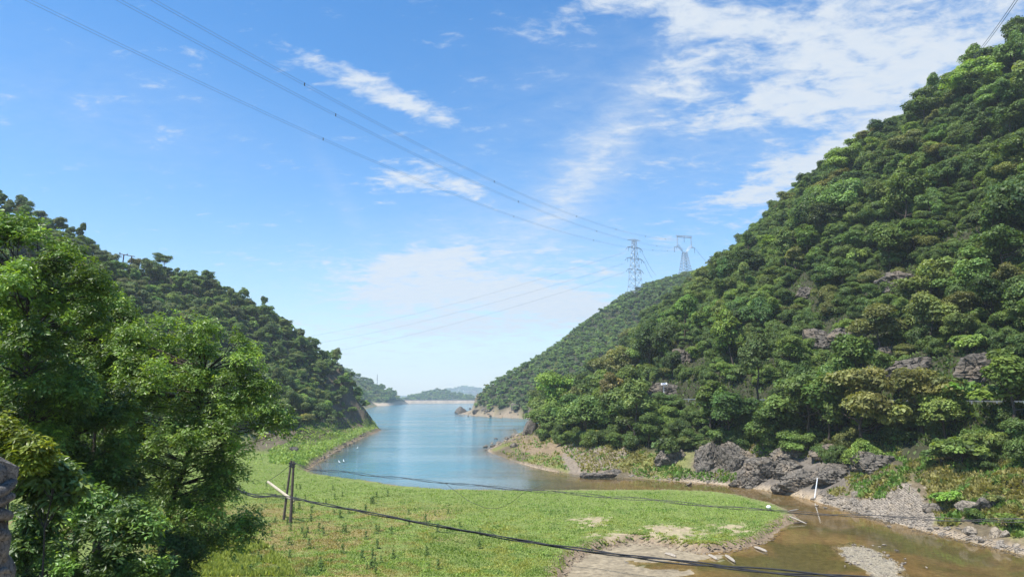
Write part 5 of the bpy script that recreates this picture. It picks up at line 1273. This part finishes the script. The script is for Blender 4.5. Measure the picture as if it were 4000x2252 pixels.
fg_tree('broadleaf_tree', 'slender broadleaf tree rising between the tall tree and the leaning tree',
    [(290, 1130), (380, 1110), (450, 1180), (540, 1290), (520, 1450), (400, 1560), (260, 1520), (240, 1300)], 31, 2.2, 60, 70, 4600, .17, (.135, .22, .046), [(400, 2200), (390, 1800), (380, 1350)], 23, tr=.13)
fg_tree('shrub', 'dense glossy shrub in full sun at the foot of the near bank',
    [(150, 2110), (230, 2010), (370, 1955), (490, 1985), (580, 2010), (615, 2090), (640, 2190), (620, 2330), (300, 2350), (80, 2330)],
    17, 1.3, 80, 72, 4600, .14, (.13, .225, .048), [(380, 2400), (380, 2250), (390, 2080)], 14, tr=.05, cat='shrub')
fg_tree('shrub', 'yellow green shrub in full sun behind the carved stone lion',
    [(-80, 1650), (50, 1665), (120, 1700), (205, 1760), (150, 1830), (-60, 1860)], 12.5, .6, 34, 50, 1100, .13, (.26, .32, .045), [(40, 2250), (40, 1900), (50, 1750)], 15, tr=.04, cat='shrub')
fg_tree('shrub', 'shrub with large pale leaf whorls beside the carved stone lion',
    [(100, 1830), (180, 1805), (290, 1850), (325, 1900), (260, 1965), (120, 1980), (60, 1900)], 13, .7, 26, 50, 480, .19, (.14, .21, .06), [(170, 2350), (170, 2080), (190, 1880)], 16, per=7, tr=.04, cat='shrub', leaf_parts=160)
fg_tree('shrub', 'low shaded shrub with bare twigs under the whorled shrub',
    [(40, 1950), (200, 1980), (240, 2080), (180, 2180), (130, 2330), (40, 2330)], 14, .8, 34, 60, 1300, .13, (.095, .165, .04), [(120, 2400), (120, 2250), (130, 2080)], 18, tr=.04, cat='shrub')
fg_tree('shrub', 'shrub coloured dark for the shade at the foot of the leaning tree',
    [(620, 2090), (720, 2080), (755, 2160), (760, 2260), (700, 2330), (620, 2330)], 28, 1.2, 30, 60, 1500, .15, (.08, .14, .034), [(690, 2400), (690, 2280), (690, 2150)], 19, tr=.05, cat='shrub')  # leaf tint darkened to stand for the shadowed inside under the crown

# ------------------------------------------------------------------ the bridge end: deck and carved lion post
link('bridge_deck', MB().box((0, 0.2, 14.15), (30, 5.6, .5)).mesh('bridge_deck'), M_CONC, kind='structure')
LX, LY = -1.945, 2.5
lion = empty('stone_lion_post', (LX, LY, 14.4), 'weathered grey stone bridge post carved with a lion', 'statue')
def blob_mesh(parts, name, n=4, rough=.02, seed=1):
    """union of ellipsoids wrapped by one skin (pushed out along rays from the centre)"""
    v, f = ico(n); best = np.zeros(len(v))
    ctr = np.array([0, 0, .21])
    for (c, r) in parts:
        c = (np.array(c) - ctr) / r; d = v / r
        A = (d * d).sum(1); B = (d * c).sum(1); Cq = (c * c).sum() - 1
        disc = B * B - A * Cq
        t = np.where(disc > 0, (B + np.sqrt(np.maximum(disc, 0))) / A, 0); best = np.maximum(best, t)
    best = np.maximum(best, .05) * (1 + rough * fbmn(v[:, 0] * 5 + seed, v[:, 1] * 5, v[:, 2] * 5, 4))
    return mesh_np(name, v * best[:, None] + ctr, f, None, True)
link('shaft', MB().box((0, 0, .38), (.30, .30, .76)).mesh('shaft'), M_CARVED, lion)
link('cap', MB().box((0, 0, .79), (.35, .35, .07)).box((0, 0, .845), (.31, .31, .05)).mesh('cap'), M_CARVED, lion)
bodym = blob_mesh([((0, .02, .08), np.array([.165, .17, .15])), ((0, -.02, .20), np.array([.165, .165, .16])), ((0, -.04, .35), np.array([.155, .15, .13])), ((.0, -.15, .33), np.array([.07, .08, .055])), ((0, -.03, .44), np.array([.12, .12, .07]))], 'lion_body', 5, .035)
link('body', bodym, M_CARVED, lion, (0, 0, .87))
hd = np.array([0, 0, .87])
for sx in (-1, 1):
    link('ear', mesh_np('ear', ico(2)[0] * np.array([.035, .05, .05]), ico(2)[1], None, True), M_CARVED, lion, hd + [sx * .12, -.02, .45])
    for j in range(4):
        a = np.linspace(-1.75, .9, 20) if sx > 0 else np.linspace(4.9, 2.25, 20)
        w_ = .02 * np.sin(np.linspace(.25, 3.0, 20)) + .004
        link('mane_fold', MB().tube(np.c_[.16 * np.cos(a), -.03 + .16 * np.sin(a), .40 - .05 * j + .022 * np.sin(a * 2.2 + j)] + hd, w_, 8).mesh('fold', True), M_CARVED, lion)
    link('ear_flap', mesh_np('ear_flap', np.array([[sx * .05, -.12, .49], [sx * .135, -.06, .515], [sx * .15, .06, .47], [sx * .06, .03, .53], [sx * .05, -.10, .42], [sx * .15, -.05, .42], [sx * .15, .05, .40], [sx * .05, .03, .42]]), np.array([[0, 1, 2, 3], [0, 4, 5, 1], [1, 5, 6, 2], [2, 6, 7, 3], [3, 7, 4, 0]])), M_CARVED, lion, hd)
    for j in range(3):
        a = np.linspace(0, 5.2, 22); rr = .052 * (1 - a / 7.5)
        zc, yc = .22 - .07 * j, -.05 + .03 * j
        pts = np.c_[np.full(22, sx * (.135 + .004 * j)) + .012 * np.sin(a), yc + rr * np.cos(a) * 1.2, zc + rr * np.sin(a)]
        link('mane_curl', MB().tube(pts + hd, .013 * (1 - a / 14), 8).mesh('curl', True), M_CARVED, lion)
    link('paw', mesh_np('paw', ico(2)[0] * np.array([.05, .08, .045]), ico(2)[1], None, True), M_CARVED, lion, hd + [sx * .08, -.12, .045])
    link('brow', MB().tube(np.array([[sx * .02, -.165, .405], [sx * .06, -.17, .43], [sx * .10, -.13, .42], [sx * .13, -.08, .40]]) + hd, [.018, .024, .022, .015], 7).mesh('brow', True), M_CARVED, lion)
    link('eye', mesh_np('eye', ico(2)[0] * .022, ico(2)[1], None, True), M_CARVED, lion, hd + [sx * .06, -.165, .385])

# ------------------------------------------------------------------ air
hz = MB().box((0, 2500, 150), (2400, 5800, 320)).mesh('haze')
mh = bpy.data.materials.new('haze_air'); mh.use_nodes = True; t = mh.node_tree; t.nodes.clear()
pv = nd(t, 'ShaderNodeVolumePrincipled'); pv.inputs['Color'].default_value = (.78, .89, 1.0, 1); pv.inputs['Density'].default_value = .00019; pv.inputs['Anisotropy'].default_value = 0.2
ov = nd(t, 'ShaderNodeOutputMaterial'); t.links.new(pv.outputs[0], ov.inputs['Volume'])
link('haze', hz, mh, kind='stuff')
